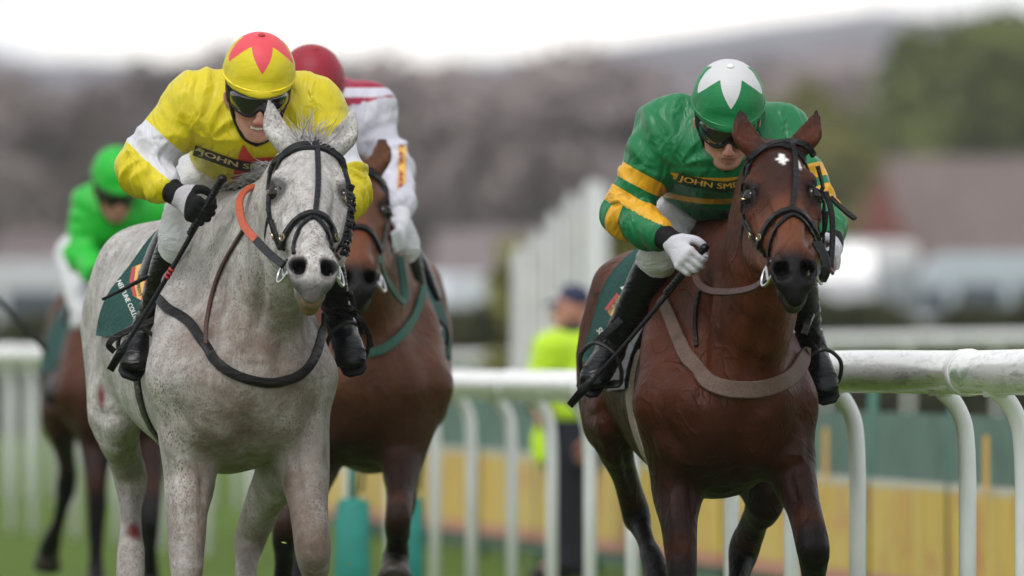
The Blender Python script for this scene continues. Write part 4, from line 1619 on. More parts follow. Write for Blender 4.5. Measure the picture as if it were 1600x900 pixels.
b1 = make_tree('bush', tree_mesh(60, 2.6, 1.5, 26, 60, .16, .02), YEL_LEAF, (at_px(968, 70), 70, 0), 'round yellow green bush right of the white fence wing, behind the green rider\'s sleeve', None, 'bush')


# ---- house
def house():
    Y = 255.0
    x0, x1 = at_px(1352, Y), at_px(1720, Y)
    red = plain('red brick', (.17, .055, .048), .9, .25, 4.0, .3)
    tile = plain('roof tiles', (.165, .125, .118), .85, .2, 2.0, .3)
    glass = plain('house window glass', (.06, .07, .08), .1, .2, 3)
    white = plain('window frame white', (.7, .7, .68), .5)
    s = F_PX / (CAM_D + Y)
    ze, zr = 1.2 + (540 - 395) / s, 1.2 + (540 - 248) / s
    root = empty('house', ((x0 + x1) / 2, Y, 0), 'red brick house with a wide pinkish brown tiled roof', 'house')
    b = (0, 0, 0)
    root.location = ((x0 + x1) / 2, Y, 0)
    B0 = np.array(root.location)
    w, d = (x1 - x0), 7.0
    mb = MB()
    mb.add([(x0, Y, 0), (x1, Y, 0), (x1, Y + d, 0), (x0, Y + d, 0), (x0, Y, ze), (x1, Y, ze), (x1, Y + d, ze), (x0, Y + d, ze), (x0, Y + d / 2, zr - .1), (x1, Y + d / 2, zr - .1)],
           [(0, 1, 5, 4), (1, 2, 6, 9, 5), (2, 3, 7, 6), (3, 0, 4, 8, 7)])
    mb.build('wall', red, root, B0, False)
    rf = MB()
    o, t = .35, .12
    for sgn, ya, yb in ((0, Y - o, Y + d / 2), (1, Y + d + o, Y + d / 2)):
        za = ze - o * (zr - ze) / (d / 2)
        V = [(x0 + .75, ya, za), (x1 + o, ya, za), (x1 + o, yb, zr), (x0 + .75, yb, zr)]
        rf.add([(a, b_, c) for a, b_, c in V] + [(a, b_, c + t) for a, b_, c in V], [(0, 1, 2, 3), (7, 6, 5, 4), (0, 4, 5, 1), (1, 5, 6, 2), (2, 6, 7, 3), (3, 7, 4, 0)])
    for i in range(14):                       # courses of tiles standing proud
        f = (i + .5) / 14
        y = Y - o + f * (d / 2 + o); z = ze - o * (zr - ze) / (d / 2) + f * (zr - ze + o * (zr - ze) / (d / 2)) + t
        rf.box(((x0 + x1) / 2 + .5, y, z + .01), (w - .6, .06, .05))
    rfo = rf.build('roof', tile, root, B0, False)
    pr = MB()                                  # the gable end facing the course
    gx = x0 + .45
    pr.add([(x0 - .35, Y - 1.2, 0), (x0 + 1.25, Y - 1.2, 0), (x0 + 1.25, Y + .2, 0), (x0 - .35, Y + .2, 0),
            (x0 - .35, Y - 1.2, ze + .3), (x0 + 1.25, Y - 1.2, ze + .3), (x0 + 1.25, Y + .2, ze + .3), (x0 - .35, Y + .2, ze + .3), (gx, Y - 1.2, zr - .35), (gx, Y + .2, zr - .35)],
           [(0, 1, 5, 8, 4), (1, 2, 6, 5), (2, 3, 7, 9, 6), (3, 0, 4, 7), (4, 8, 9, 7), (8, 5, 6, 9)])
    pr.build('gable', red, root, B0, False)
    for i in range(3):
        xx = x0 + 2.2 + i * 1.9
        fr = MB()
        for a, c in (((0, 0), (1.0, .08)), ((0, 1.0), (1.0, .08)), ((-.46, .5), (.08, 1.0)), ((.46, .5), (.08, 1.0)), ((0, .5), (.05, 1.0))):
            fr.box((xx + a[0], Y - .04, 1.0 + a[1]), (c[0], .07, c[1]))
        fo = fr.build('window', white, root, B0, False)
        pa = MB().box((xx, Y - .015, 1.5), (.86, .02, .92)); pa.build('pane', glass, fo, B0, False)


house()

VAN_GLASS = plain('vehicle glass', (.03, .045, .06), .08, .2, 2)
TYRE = plain('tyre', (.015, .015, .016), .8, .2, 20)
CHROME = plain('wheel rim', (.4, .4, .42), .35, .1, 20)
LAMP_RED = plain('tail lamp', (.35, .02, .02), .2)


def paint(name, c):
    m = Mat(name, c, .3, coat=.4)
    m.color(m.ramp(m.noise(.8, 3.0), [(.3, tuple(q * .88 for q in c)), (.7, c)]))
    return m.m


def vehicle(name, px, Y, length, width, height, col, label, cat, car=False, group=None, stripe=None):
    """Seen from the side: body drawn as a profile, with windows, wheels, lamps as parts."""
    X = at_px(px, Y)
    root = empty(name, (X, Y, 0), label, cat, group)
    L, W, H = length, width, height
    pm = paint(name + ' paint', col)
    if car:
        prof = [(-.5, .16), (-.5, .50), (-.46, .60), (-.34, .64), (-.20, .98), (-.05, 1.0), (.16, 1.0), (.30, .93), (.42, .66), (.49, .60), (.5, .30), (.49, .16)]
        wins = [((-.30, .66), (-.17, .93), (-.02, .95), (-.02, .66)), ((0.0, .66), (0.0, .95), (.15, .95), (.31, .88), (.37, .66))]
    else:
        prof = [(-.5, .14), (-.5, .36), (-.48, .44), (-.40, .52), (-.33, .80), (-.27, .97), (-.20, 1.0), (.46, 1.0), (.49, .97), (.5, .9), (.5, .14)]
        wins = [((-.385, .54), (-.325, .78), (-.21, .80), (-.21, .54))]
        if stripe == 'minibus':
            wins += [((a, .56), (a, .82), (a + .18, .82), (a + .18, .56)) for a in (-.17, .05, .26)]
    V, F = [], []
    n = len(prof)
    for (yy, k) in ((-W / 2, .93), (-W / 2 + .0, 1), (W / 2, 1), (W / 2, .93)):
        for (x, z) in prof:
            ty = yy * (1.0 if z < .55 else 1.0 - .16 * (z - .55) / .45)
            cx, cz = x * L, z * H
            if k < 1:
                cx, cz = cx * .975, H * .55 + (cz - H * .55) * .96
                ty = ty + (-.05 if yy < 0 else .05)
            V.append((cx, ty, cz))
    for r in range(3):
        for i in range(n):
            j = (i + 1) % n
            F.append((r * n + i, r * n + j, (r + 1) * n + j, (r + 1) * n + i))
    F += [tuple(range(n - 1, -1, -1)), tuple(range(3 * n, 4 * n))]
    body = place('body', V, F, pm, root, (0, 0, 0), False)
    for s_ in (-1, 1):
        for w_ in wins:
            Vw = []
            for (x, z) in w_:
                tt = W / 2 * (1.0 if z < .55 else 1.0 - .16 * (z - .55) / .45)
                Vw.append((x * L, s_ * (tt + .055), z * H))
            Vw += [(a, b - s_ * .04, c) for a, b, c in Vw]
            k = len(w_)
            Fw = [tuple(range(k)), tuple(range(2 * k - 1, k - 1, -1))] + [(i, (i + 1) % k, k + (i + 1) % k, k + i) for i in range(k)]
            place('window', Vw, Fw, VAN_GLASS, root, (0, 0, 0), False)
        for x in (-.31, .30):
            rr = .33 if car else .36
            w = MB()
            c = (x * L, s_ * (W / 2 - .06), rr)
            w.tube([(c[0], c[1] - .11, c[2]), (c[0], c[1] - .09, c[2]), (c[0], c[1] + .09, c[2]), (c[0], c[1] + .11, c[2])], [rr * .85, rr, rr, rr * .85], 20)
            wo = w.build('wheel', TYRE, root, (0, 0, 0))
            MB().tube([(c[0], c[1] - .13, c[2]), (c[0], c[1] + .13, c[2])], rr * .55, 14).build('rim', CHROME, wo, (0, 0, 0))
        MB().box((.5 * L + .01, s_ * (W / 2 - .12), H * .45), (.05, .14, .28)).build('tail_lamp', LAMP_RED, root, (0, 0, 0))
        MB().box((-.485 * L, s_ * (W / 2 - .2), H * .40), (.08, .26, .16), bev=.02).build('headlight', CHROME, root, (0, 0, 0))
    return root


vehicle('van', 1298, 108, 4.4, 1.95, 2.70, (.34, .34, .36), 'tall white van parked end on, left of the red gable house', 'van').rotation_euler = (0, 0, 1.35)
vehicle('van', 1560, 112, 2.6 + 1.2, 1.9, 2.55, (.36, .41, .44), 'pale bluish white minibus parked below the pinkish roof', 'van', stripe='minibus')
vehicle('parked_car', 1480, 100, 3.2, 1.7, 1.62, (.46, .47, .48), 'silver white car parked in front of the gap between two pale vans', 'car', True)
vehicle('parked_car', 1700, 101, 3.2, 1.7, 1.60, (.55, .57, .60), 'silver car cut by the right edge behind the hedge', 'car', True)
vehicle('van', -10, 112, 4.6, 1.9, 2.45, (.42, .43, .44), 'long pale van at the left edge, behind the green clad rider', 'van', stripe='minibus')
vehicle('van', 655, 125, 3.2, 1.8, 2.35, (.56, .60, .66), 'pale blue grey van just right of the white sleeved rider', 'van').rotation_euler = (0, 0, 1.2)
vehicle('van', 775, 132, 3.0, 1.9, 2.3, (.56, .55, .55), 'off white van left of the stepped white fence wing', 'van')


def shed(px, Y, w, h, d, label, roofc, wallc):
    X = at_px(px, Y)
    root = empty('shed', (X, Y, 0), label, 'shed')
    wm, rm = plain('shed wall', wallc, .8, .15, 2), plain('shed roof', roofc, .8, .15, 2)
    MB().add([(-w / 2, 0, 0), (w / 2, 0, 0), (w / 2, d, 0), (-w / 2, d, 0), (-w / 2, 0, h), (w / 2, 0, h), (w / 2, d, h), (-w / 2, d, h), (-w / 2, d / 2, h + .9), (w / 2, d / 2, h + .9)],
             [(0, 1, 5, 4), (1, 2, 6, 9, 5), (2, 3, 7, 6), (3, 0, 4, 8, 7)]).build('wall', wm, root, (0, 0, 0), False)
    r = MB()
    for ya in (-.3, d + .3):
        V = [(-w / 2 - .2, ya, h - .12), (w / 2 + .2, ya, h - .12), (w / 2 + .2, d / 2, h + .95), (-w / 2 - .2, d / 2, h + .95)]
        r.add(V + [(a, b, c + .08) for a, b, c in V], [(0, 1, 2, 3), (7, 6, 5, 4), (0, 4, 5, 1), (1, 5, 6, 2), (2, 6, 7, 3), (3, 7, 4, 0)])
    r.build('roof', rm, root, (0, 0, 0), False)
    for i in (-1, 1):
        MB().box((i * w * .25, -.03, h * .55), (w * .2, .05, h * .3)).build('window', VAN_GLASS, root, (0, 0, 0), False)
    return root


shed(765, 170, 1.9, 2.6, 3.0, 'small pale kiosk with a dull roof, behind the off white van', (.17, .14, .14), (.40, .39, .40))
shed(60, 240, 2.2, 3.4, 3.0, 'small dull brown shed at the far left, behind the green clad rider', (.13, .10, .10), (.14, .10, .10))


# ---- hedges
def hedge(pts, h, depth, label, leafm, seed):
    rr = random.Random(seed)
    pts = np.array(pts, float)
    root = empty('hedge', (*pts[0][:2], 0), label, 'hedge')
    b = np.array([*pts[0][:2], 0])
    V, F = [], []
    Q = catmull(pts, 8)
    L = np.concatenate([[0], np.cumsum(np.linalg.norm(np.diff(Q, axis=0), axis=1))])
    n = min(int(L[-1] * 2600), 26000)
    for k in range(n):
        t = rr.random() * L[-1]
        c = np.array([np.interp(t, L, Q[:, i]) for i in range(2)])
        hh = h * (1 + .10 * math.sin(t * 1.3 + seed) + .06 * math.sin(t * 4.1))
        z = hh * rr.random() ** .7
        yy = depth * (rr.random() - .5) * (1 - .3 * (z / hh) ** 2)
        p = Vector((c[0] + rr.uniform(-.1, .1), c[1] + yy, z))
        a = Vector((rr.gauss(0, 1), rr.gauss(0, 1), rr.gauss(0, 1))).normalized(); bb = a.orthogonal().normalized()
        s_ = rr.uniform(.05, .12)
        o = len(V)
        V += [p - a * s_, p + bb * s_ * .5, p + a * s_, p - bb * s_ * .5]
        F.append((o, o + 1, o + 2, o + 3))
    place('foliage', V, np.array(F), leafm, root, b, False)
    st = MB()
    for t in np.arange(.2, L[-1], .55):
        c = [np.interp(t, L, Q[:, i]) for i in range(2)]
        st.tube([(c[0], c[1], 0), (c[0] + rr.uniform(-.2, .2), c[1] + rr.uniform(-.2, .2), h * .8)], [.03, .01], 5)
    tag(st.build('stem', BARK, root, b), kind='stuff')


HEDGE = leaf_mat('hedge leaves', (.030, .038, .014), (.060, .062, .026))
hedge([(at_px(1200, 92), 92), (at_px(1450, 90), 90), (at_px(1720, 88), 88)], 1.72, 1.5, 'dark clipped hedge on the right, below the parked vans', HEDGE, 1)
hedge([(at_px(560, 96), 96), (at_px(760, 96), 96), (at_px(900, 95), 95)], 1.85, 1.5, 'dark hedge in the middle, below the pale blue grey van', HEDGE, 2)
hedge([(at_px(-140, 100), 100), (at_px(60, 99), 99), (at_px(240, 98), 98)], 1.65, 1.5, 'dark hedge at the left edge, below the long pale van', HEDGE, 3)


# ---- running rail: white plastic rail on bent posts
def rail_mat():
    m = Mat('white rail plastic', (.74, .74, .72), .22, spec=.5, coat=.2)
    sc = m.noise(14.0, 6.0, .75, m.co((.35, .35, 3.0)), .6)
    c = m.mix(m.ramp(sc, [(.50, 0.0), (.64, .75)]), (.74, .74, .72), (.30, .30, .29))
    g = m.noise(1.9, 2.0, .5, m.co((1.0, 1.0, 4.0)))
    c = m.mix(m.ramp(g, [(.66, 0.0), (.68, .55)]), c, (.16, .36, .22))
    m.color(c)
    m.bump(m.noise(30.0, 3.0, .5, m.co((.5, .5, 2.0))), .15, .01)
    return m.m


RAIL, POST = rail_mat(), plain('white rail post', (.76, .77, .78), .3, .06, 8.0, .05, coat=.1)


def running_rail(label, posts, R, dz, off, name='running_rail', bend=True, ends=None):
    """posts: (photo x, metres beyond the main plane, rail top height)."""
    g = [np.array([at_px(px, Y), Y, z]) for (px, Y, z) in posts]
    base = np.array([g[0][0], g[0][1], 0])
    root = empty(name, base, label, 'rail')
    line = catmull(np.array([p + np.array([off[0], off[1], -R]) for p in g]), 6)
    rad = R
    MB().tube(line, rad, 18).build('rail', RAIL, root, base)
    for i, p in enumerate(g):
        r = np.array([p[0] + off[0], p[1] + off[1], p[2] - 2 * R + .015])
        x, y = p[0], p[1]
        zt = p[2] - 2 * R
        if bend:
            pts = [(x, y, -.1), (x, y, zt - .26), (x - .004, y - .003, zt - .16), (x + off[0] * .16, y + off[1] * .16, zt - .085), (x + off[0] * .5, y + off[1] * .5, zt - .025), (r[0], r[1], r[2])]
            pts = [pts[0]] + list(catmull(np.array(pts[1:]), 4))
        else:
            pts = [(x, y, -.1), (x, y, zt)]
        MB().tube(pts, .027, 12).build('post', POST, root, base)
        MB().tube([(r[0], r[1], r[2] - .02), (r[0], r[1], r[2] + .03)], [.036, .045], 12).build('bracket', POST, root, base)
        if i % 2 == 1 and i + 1 < len(g):                # sleeve joints of the rail
            q0, q1 = line[i * 6 + 3], line[i * 6 + 4]
            d_ = unit(q1 - q0)
            MB().tube([q0 - d_ * .06, q0 - d_ * .055, q0 + d_ * .055, q0 + d_ * .06], [rad, rad + .005, rad + .005, rad], 18).build('joint_sleeve', POST, root, base)
    return root


main_posts = [(1790, -1.9, 1.20), (1600, -.5, 1.188), (1512, .55, 1.186), (1340, 1.7, 1.184), (1237, 3.4, 1.16), (1143, 5.2, 1.14), (1060, 7.0, 1.12), (988, 8.8, 1.105), (922, 10.6, 1.10),
              (862, 12.4, 1.095), (800, 14.2, 1.09), (737, 16.0, 1.09), (680, 17.8, 1.09), (610, 19.6, 1.095), (545, 21.3, 1.10), (470, 23.0, 1.12), (395, 24.6, 1.14), (325, 26.1, 1.16), (255, 27.6, 1.18),
              (185, 29.0, 1.20), (118, 30.3, 1.205), (52, 31.5, 1.205), (18, 32.7, 1.205), (-60, 33.8, 1.205)]
running_rail('thick white running rail on bent posts curving behind all the horses', main_posts, .066, 0, (-.085, -.05))
running_rail('far white rail, blurred just above the near running rail at right', [(1700, 52, 1.33), (1560, 54, 1.32), (1420, 56.5, 1.31), (1290, 59, 1.30), (1160, 62, 1.28), (1040, 65, 1.24), (930, 68, 1.18), (830, 71, 1.14), (740, 74, 1.12), (660, 77, 1.10), (590, 80, 1.1)],
             .06, 0, (-.05, -.04), bend=True)


running_rail('second white rail close behind the running rail at the left edge', [(px, 47 - .016 * px, 1.13) for px in (-90, -55, -20, 12, 45, 80, 112, 146, 180, 215, 250, 290, 330, 372, 415)], .06, 0, (-.05, -.04))


# ---- crowd barrier with green mesh and yellow boards
def board_mat():
    m = Mat('yellow printed board', (.6, .42, .08), .6)
    st = m.noise(1.0, 3.0, .6, m.co((22.0, 22.0, .5)))
    c = m.ramp(st, [(.34, (.40, .26, .055)), (.47, (.66, .45, .060)), (.56, (.62, .45, .10)), (.68, (.62, .54, .30))])
    bl = m.noise(3.2, 3.0, .6, m.co((1.6, 1.6, 1.0)))
    c = m.mix(m.ramp(bl, [(.56, 0.0), (.64, .75)]), c, (.52, .17, .09))
    z = m.node('ShaderNodeSeparateXYZ'); m.link(m.co(), z.inputs[0])
    c = m.mix(m.math('LESS_THAN', z.outputs[2], .175), c, (.50, .23, .16))
    c = m.mix(m.math('GREATER_THAN', m.math('ADD', z.outputs[2], m.math('MULTIPLY', m.math('SUBTRACT', st, .5), .16)), .568), c, (.52, .50, .42))
    m.color(c)
    m.bump(st, .4, .02)
    return m.m


def barrier():
    mesh = plain('green windbreak mesh', (.105, .175, .145), .85, .18, 5.0, .3)
    poles = plain('green barrier post', (.03, .13, .09), .5, .15, 20)
    bm_ = board_mat()
    pts = [(1760, 9.5), (1625, 11.2), (1490, 13.0), (1365, 14.9), (1245, 16.8), (1135, 18.8), (1030, 20.9), (935, 22.9), (845, 24.9), (755, 27.0), (670, 29.1), (588, 31.2), (508, 33.3)]
    g = [np.array([at_px(a, b), b, 0.0]) for a, b in pts]
    base = g[0]
    root = empty('crowd_barrier', base, 'low green mesh barrier with yellow boards behind the running rail', 'barrier')
    for i in range(len(g) - 1):
        a, b = g[i], g[i + 1]
        d = unit(b - a); nrm = np.array([-d[1], d[0], 0]); nrm = nrm if nrm[1] < 0 else -nrm
        def slab(z0, z1, o, th, mat, name, inset):
            V, F = [], []
            n = 12
            for k in range(n + 1):
                p = a + (b - a) * (inset + (1 - 2 * inset) * k / n)
                w = .012 * math.sin(k * 1.7 + i) * (1 if name == 'mesh_panel' else .3)
                for (z, oo) in ((z0, o), (z1, o), (z1, o - th), (z0, o - th)):
                    V.append(p + nrm * (oo + w) + np.array([0, 0, z]))
            for k in range(n):
                for j in range(4):
                    F.append((k * 4 + j, k * 4 + (j + 1) % 4, k * 4 + 4 + (j + 1) % 4, k * 4 + 4 + j))
            F += [(0, 1, 2, 3), (n * 4 + 3, n * 4 + 2, n * 4 + 1, n * 4)]
            place(name, V, F, mat, root, base, False)
        slab(.04, .90, 0, .012, mesh, 'mesh_panel', .01)
        slab(.11, .605, .03, .012, bm_, 'board', .03)
        MB().tube([a + np.array([0, .05, -.1]), a + np.array([0, .05, 1.02])], .022, 10).build('post', poles, root, base)
        if i in (0, 1, 3):
            p = a + (b - a) * .45 + nrm * .06
            MB().box(p + np.array([0, 0, .70]), (.022, .012, .24)).build('marker_strip', BADGE_GOLD, root, base, False)


barrier()


# ---- teal padded markers standing behind the third horse
def padded_marker(px, Y, wpx, ztop, label):
    X = at_px(px, Y); s = F_PX / (CAM_D + Y)
    teal = plain('teal padding', (.006, .17, .135), .7, .2, 12.0, .3)
    root = empty('padded_marker', (X, Y, 0), label, 'marker', 'teal padded markers behind the third horse')
    w = wpx / s
    MB().box((0, 0, ztop / 2 - .05), (w, .16, ztop + .1), bev=.022, taper=.84).build('pad', teal, root, (0, 0, 0))
    MB().tube([(0, 0, ztop - .05), (0, 0, ztop + .30)], .018, 10).build('stem', teal, root, (0, 0, 0))
    MB().tube([(.035, .0, ztop + .02), (.05, 0, ztop + .18), (.03, 0, ztop + .28)], .009, 8).build('cord', RUBBER, root, (0, 0, 0))
    return root


padded_marker(551, 12.5, 60, .55, 'teal padded marker with a thin stem, left of the third horse\'s foreleg')
padded_marker(640, 13.2, 48, .55, 'teal padded marker half hidden behind the third horse\'s foreleg')


# ---- stepped white fence wing
def wing():
    Y = 48.0
    s = F_PX / (CAM_D + Y)
    m = plain('white painted wing', (.62, .62, .63), .5, .08, 4.0, .1)
    root = empty('fence_wing', (at_px(870, Y), Y, 0), 'stepped white fence wing of tall boards behind the steward', 'fence wing')
    B0 = np.array(root.location)
    for i, (x0, x1, top) in enumerate(((801, 825, 386), (830, 850, 362), (855, 877, 333), (882, 903, 307), (909, 950, 287))):
        yy = Y - .25 * i
        z1 = 1.2 + (540 - top) / s
        X0, X1 = at_px(x0, yy), at_px(x1, yy)
        w = X1 - X0
        V, F = [], []
        prof = [(0, 0), (1, 0), (1, .96), (.8, 1.0), (.2, 1.0), (0, .96)]
        for yo in (0, .06):
            V += [(X0 + a * w, yy + yo, b * z1) for a, b in prof]
        F = [(0, 1, 2, 3, 4, 5), (11, 10, 9, 8, 7, 6)] + [(k, (k + 1) % 6, 6 + (k + 1) % 6, 6 + k) for k in range(6)]
        place('board', V, F, m, root, B0, False)
    for z in (.35, .95):
        MB().box((at_px(866, Y + .12), Y + .10, z), (at_px(930, Y) - at_px(803, Y), .05, .08)).build('cross_rail', m, root, B0, False)


wing()


# ---- turf clods and grass bits thrown up by the hooves
def clods():
    m = plain('turf clod', (.22, .30, .06), .9, .3, 60, .4)
    rr = random.Random(5)
    for i, (px, py, dy, r) in enumerate(((443, 848, -.1, .005), (545, 880, .3, .004))):
        V, F = [], []
        mb = MB()
        c = P(px, py, dy)
        mb.tube([c + np.array([-r * 1.2, 0, r * .3]), c, c + np.array([r * 1.3, r * .3, -r * .2]), c + np.array([r * 2.0, r * .2, -r * .8])], [r * .25, r * .6, r * .5, r * .1], 6)
        o = mb.build('turf_clod', m, None, c)
        tag(o, ['bit of turf flying beside the grey horse\'s knee', 'bit of turf flying before the teal marker', 'bit of turf flying in front of the white posts', 'bit of turf flying beside the brown horse\'s thigh', 'tiny bit of turf flying just below the steward'][i], 'turf', 'bits of turf thrown up by the hooves')


clods()


# ------------------------------------------------------------------ the air
def haze():
    m = bpy.data.materials.new('haze')
    m.use_nodes = True
    nt = m.node_tree
    nt.nodes.remove(nt.nodes['Principled BSDF'])
    v = nt.nodes.new('ShaderNodeVolumePrincipled')
    v.inputs['Color'].default_value = (.93, .94, .96, 1)
    v.inputs['Density'].default_value = HAZE
    nt.links.new(v.outputs[0], nt.nodes['Material Output'].inputs['Volume'])
    mb = MB()
    x, y0, y1, z0, z1 = 2700.0, -120.0, 2800.0, -4.0, 88.0
    V = [(-x, y0, z0), (x, y0, z0), (x, y1, z0), (-x, y1, z0), (-x, y0, z1), (x, y0, z1), (x, y1, z1), (-x, y1, z1)]
    tag(place('haze', V, [(3, 2, 1, 0), (4, 5, 6, 7), (0, 1, 5, 4), (1, 2, 6, 5), (2, 3, 7, 6), (3, 0, 4, 7)], m, None, None, False), kind='stuff')


HAZE = .00019
haze()


# ------------------------------------------------------------------ steward beyond the rail
def steward():
    dy = 21.5
    s = F_PX / (CAM_D + dy)
    p = lambda px, py, d=0.0: P(px, py, dy + d)
    base = p(888, 900); base[2] = -.12
    root = empty('person', base, 'steward in lime yellow jacket, navy cap and dark trousers behind the rail', 'person')
    Z = np.array([0, 0, 1.0])
    C = p(893, 478)
    R, Fw = unit([-.35, -1, 0]), unit([-1, -.25, 0])
    R = np.array([-.25, 1.0, 0]); R = unit(R)
    hd = lambda r, f, u: C + R * r + Fw * f + Z * u
    T = [Tube([(*hd(0, .0, .02), .078, .085), (*hd(0, -.03, .02), .078, .085)], .03, R),
         Tube([(*hd(0, .04, -.03), .062, .055), (*hd(0, .05, -.09), .045, .042), (*hd(0, .075, -.12), .022, .02)], .03, R),
         Tube([(*hd(0, .09, -.02), .010), (*hd(0, .122, -.055), .012)], .012, R), Tube([(*hd(0, .088, -.085), .012, .008)] * 2, .01, R),
         Tube([(*hd(.078, -.01, -.02), .010, .022), (*hd(.08, -.015, -.05), .008, .015)], .01, Fw), Tube([(*hd(-.078, -.01, -.02), .010, .022), (*hd(-.08, -.015, -.05), .008, .015)], .01, Fw),
         Tube([(*hd(0, -.02, -.07), .055), (*p(892, 530), .06)], .03, R)]
    shR, shL, hipR, hipL = p(862, 545, -.08), p(920, 548, .1), p(880, 705), p(905, 705)
    knR, knL, anR, anL = p(882, 790), p(905, 790, .05), p(884, 880), p(907, 882, .05)
    elR, wrR = p(838, 600, -.1), p(842, 640, -.28)
    elL, wrL = p(938, 625, .1), p(925, 690, -.08)
    T += [Tube([(*p(892, 560), .16, .11), (*p(893, 640), .15, .11), (*p(893, 700), .15, .11)], .05)]
    L_ = []
    for q in ((shR, elR, wrR, hipR, knR, anR), (shL, elL, wrL, hipL, knL, anL)):
        T += [Tube([(*q[0], .06), (*q[1], .045)], .03), Tube([(*q[1], .042), (*q[2], .03)], .02),
              Tube([(*q[3], .09), (*q[4], .06)], .04), Tube([(*q[4], .058), (*q[5], .04)], .03), Tube([(*q[5], .04), (*(q[5] + np.array([-.10, -.06, -.03])), .035)], .02)]
    D = unit(wrR - elR)
    T += hand_tubes(wrR, D, (.3, 0, 1), (-1, -.3, 0), .7)
    T += hand_tubes(wrL, unit(wrL - elL), (-.3, 0, 1), (1, -.3, 0), .7)
    V, F = skin(T, .011, 1)
    z = np.zeros(len(V))
    place('body', V, F, SKIN, root, base, True, {'lip': z, 'flush': z + .3, 'brow': z})
    lime = cloth('lime yellow high visibility cloth', (.52, .78, .012), .6, .3, .5).m
    navy = cloth('navy cloth', (.010, .012, .024), .8, .2, .5).m
    T = [Tube([(*p(892, 545), .165, .115), (*p(891, 600), .185, .13), (*p(890, 630), .180, .13), (*p(890, 640), .180, .13)], .05)]
    T += [Tube([(*shR, .09), (*shL, .09)], .06)]
    for a, b, c in ((shR, elR, wrR), (shL, elL, wrL)):
        T += [Tube([(*a, .085), (*(a * .5 + b * .5), .072), (*b, .066)], .05), Tube([(*b, .066), (*(b * .2 + c * .8), .048)], .03)]
    V, F = skin(T, .011, 2)
    V = V + normals_of(V, F) * (.008 * (1 - 2 * np.abs(vnoise(V * np.array([9, 9, 14]), 61))))[:, None]
    place('jacket', V, F, lime, root, base)
    T = [Tube([(*p(893, 625), .165, .12), (*p(893, 715), .165, .12)], .04)]
    for a, b, c in ((hipR, knR, anR), (hipL, knL, anL)):
        T += [Tube([(*a, .11), (*b, .085), (*c, .075)], .03)]
    V, F = skin(T, .012, 2)
    V = V + normals_of(V, F) * (.006 * vnoise(V * np.array([8, 8, 12]), 62))[:, None]
    place('trousers', V, F, navy, root, base)
    for c in (anR, anL):
        V, F = skin([Tube([(*c, .055), (*(c + np.array([-.11, -.06, -.05])), .05, .042), (*(c + np.array([-.17, -.09, -.06])), .04, .03)], .02)], .011, 1)
        place('boot', V, F, BLACK_LEATHER, root, base)
    V, F = skin([Tube([(*hd(0, .0, .045), .089, .07), (*hd(0, -.03, .04), .089, .072)], .02, R), Tube([(*hd(0, .08, .02), .07, .012), (*hd(0, .15, .005), .05, .008)], .02, R)], .009, 1)
    place('cap', V, F, plain('navy cap', (.018, .022, .065), .75, .2, 60, .2), root, base)
    V, F = skin([Tube([(*p(890, 520, .0), .085, .08), (*p(893, 508, .02), .075, .07)], .02, R)], .011, 1)
    place('scarf', V, F, plain('black scarf', (.012, .012, .013), .9, .3, 60, .4), root, base)
    # dark banded cuff of the near sleeve
    MB().tube([elR * .45 + wrR * .55, elR * .12 + wrR * .88], [.066, .060], 14).build('cuff', navy, root, base)


steward()
V_, F_ = skin([Tube([(*P(846, 662, 21.2), .03, .02), (*P(845, 690, 21.2), .052, .03), (*P(847, 716, 21.2), .048, .03)], .02)], .010, 1)
tag(place('bag', V_, F_, plain('lime cloth bag', (.52, .78, .012), .6, .15, 30, .4), None, P(846, 690, 21.2)), 'small lime yellow cloth bag hanging from the steward\'s hand', 'bag')


# ------------------------------------------------------------------ horses
fx = np.array([1.0, 0, 0])
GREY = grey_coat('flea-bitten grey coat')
BAY = bay_coat('bay coat', (.052, .0112, .0030), (.0035, .0026, .0025), (.105, .0250, .0070))
BAY2 = bay_coat('red bay coat', (.098, .034, .0145), (.0045, .0035, .0035), (.155, .060, .027))
BAY3 = bay_coat('brown coat', (.065, .018, .0065), (.005, .004, .004), (.10, .030, .011))
HAIR_GREY = hair_mat('grey mane hair', (.40, .385, .38), .45)
HAIR_BLACK = hair_mat('black mane hair', (.014, .011, .010), .4)
RACE = 'racehorses galloping down the course'
RIDERS = 'jockeys riding in the race'

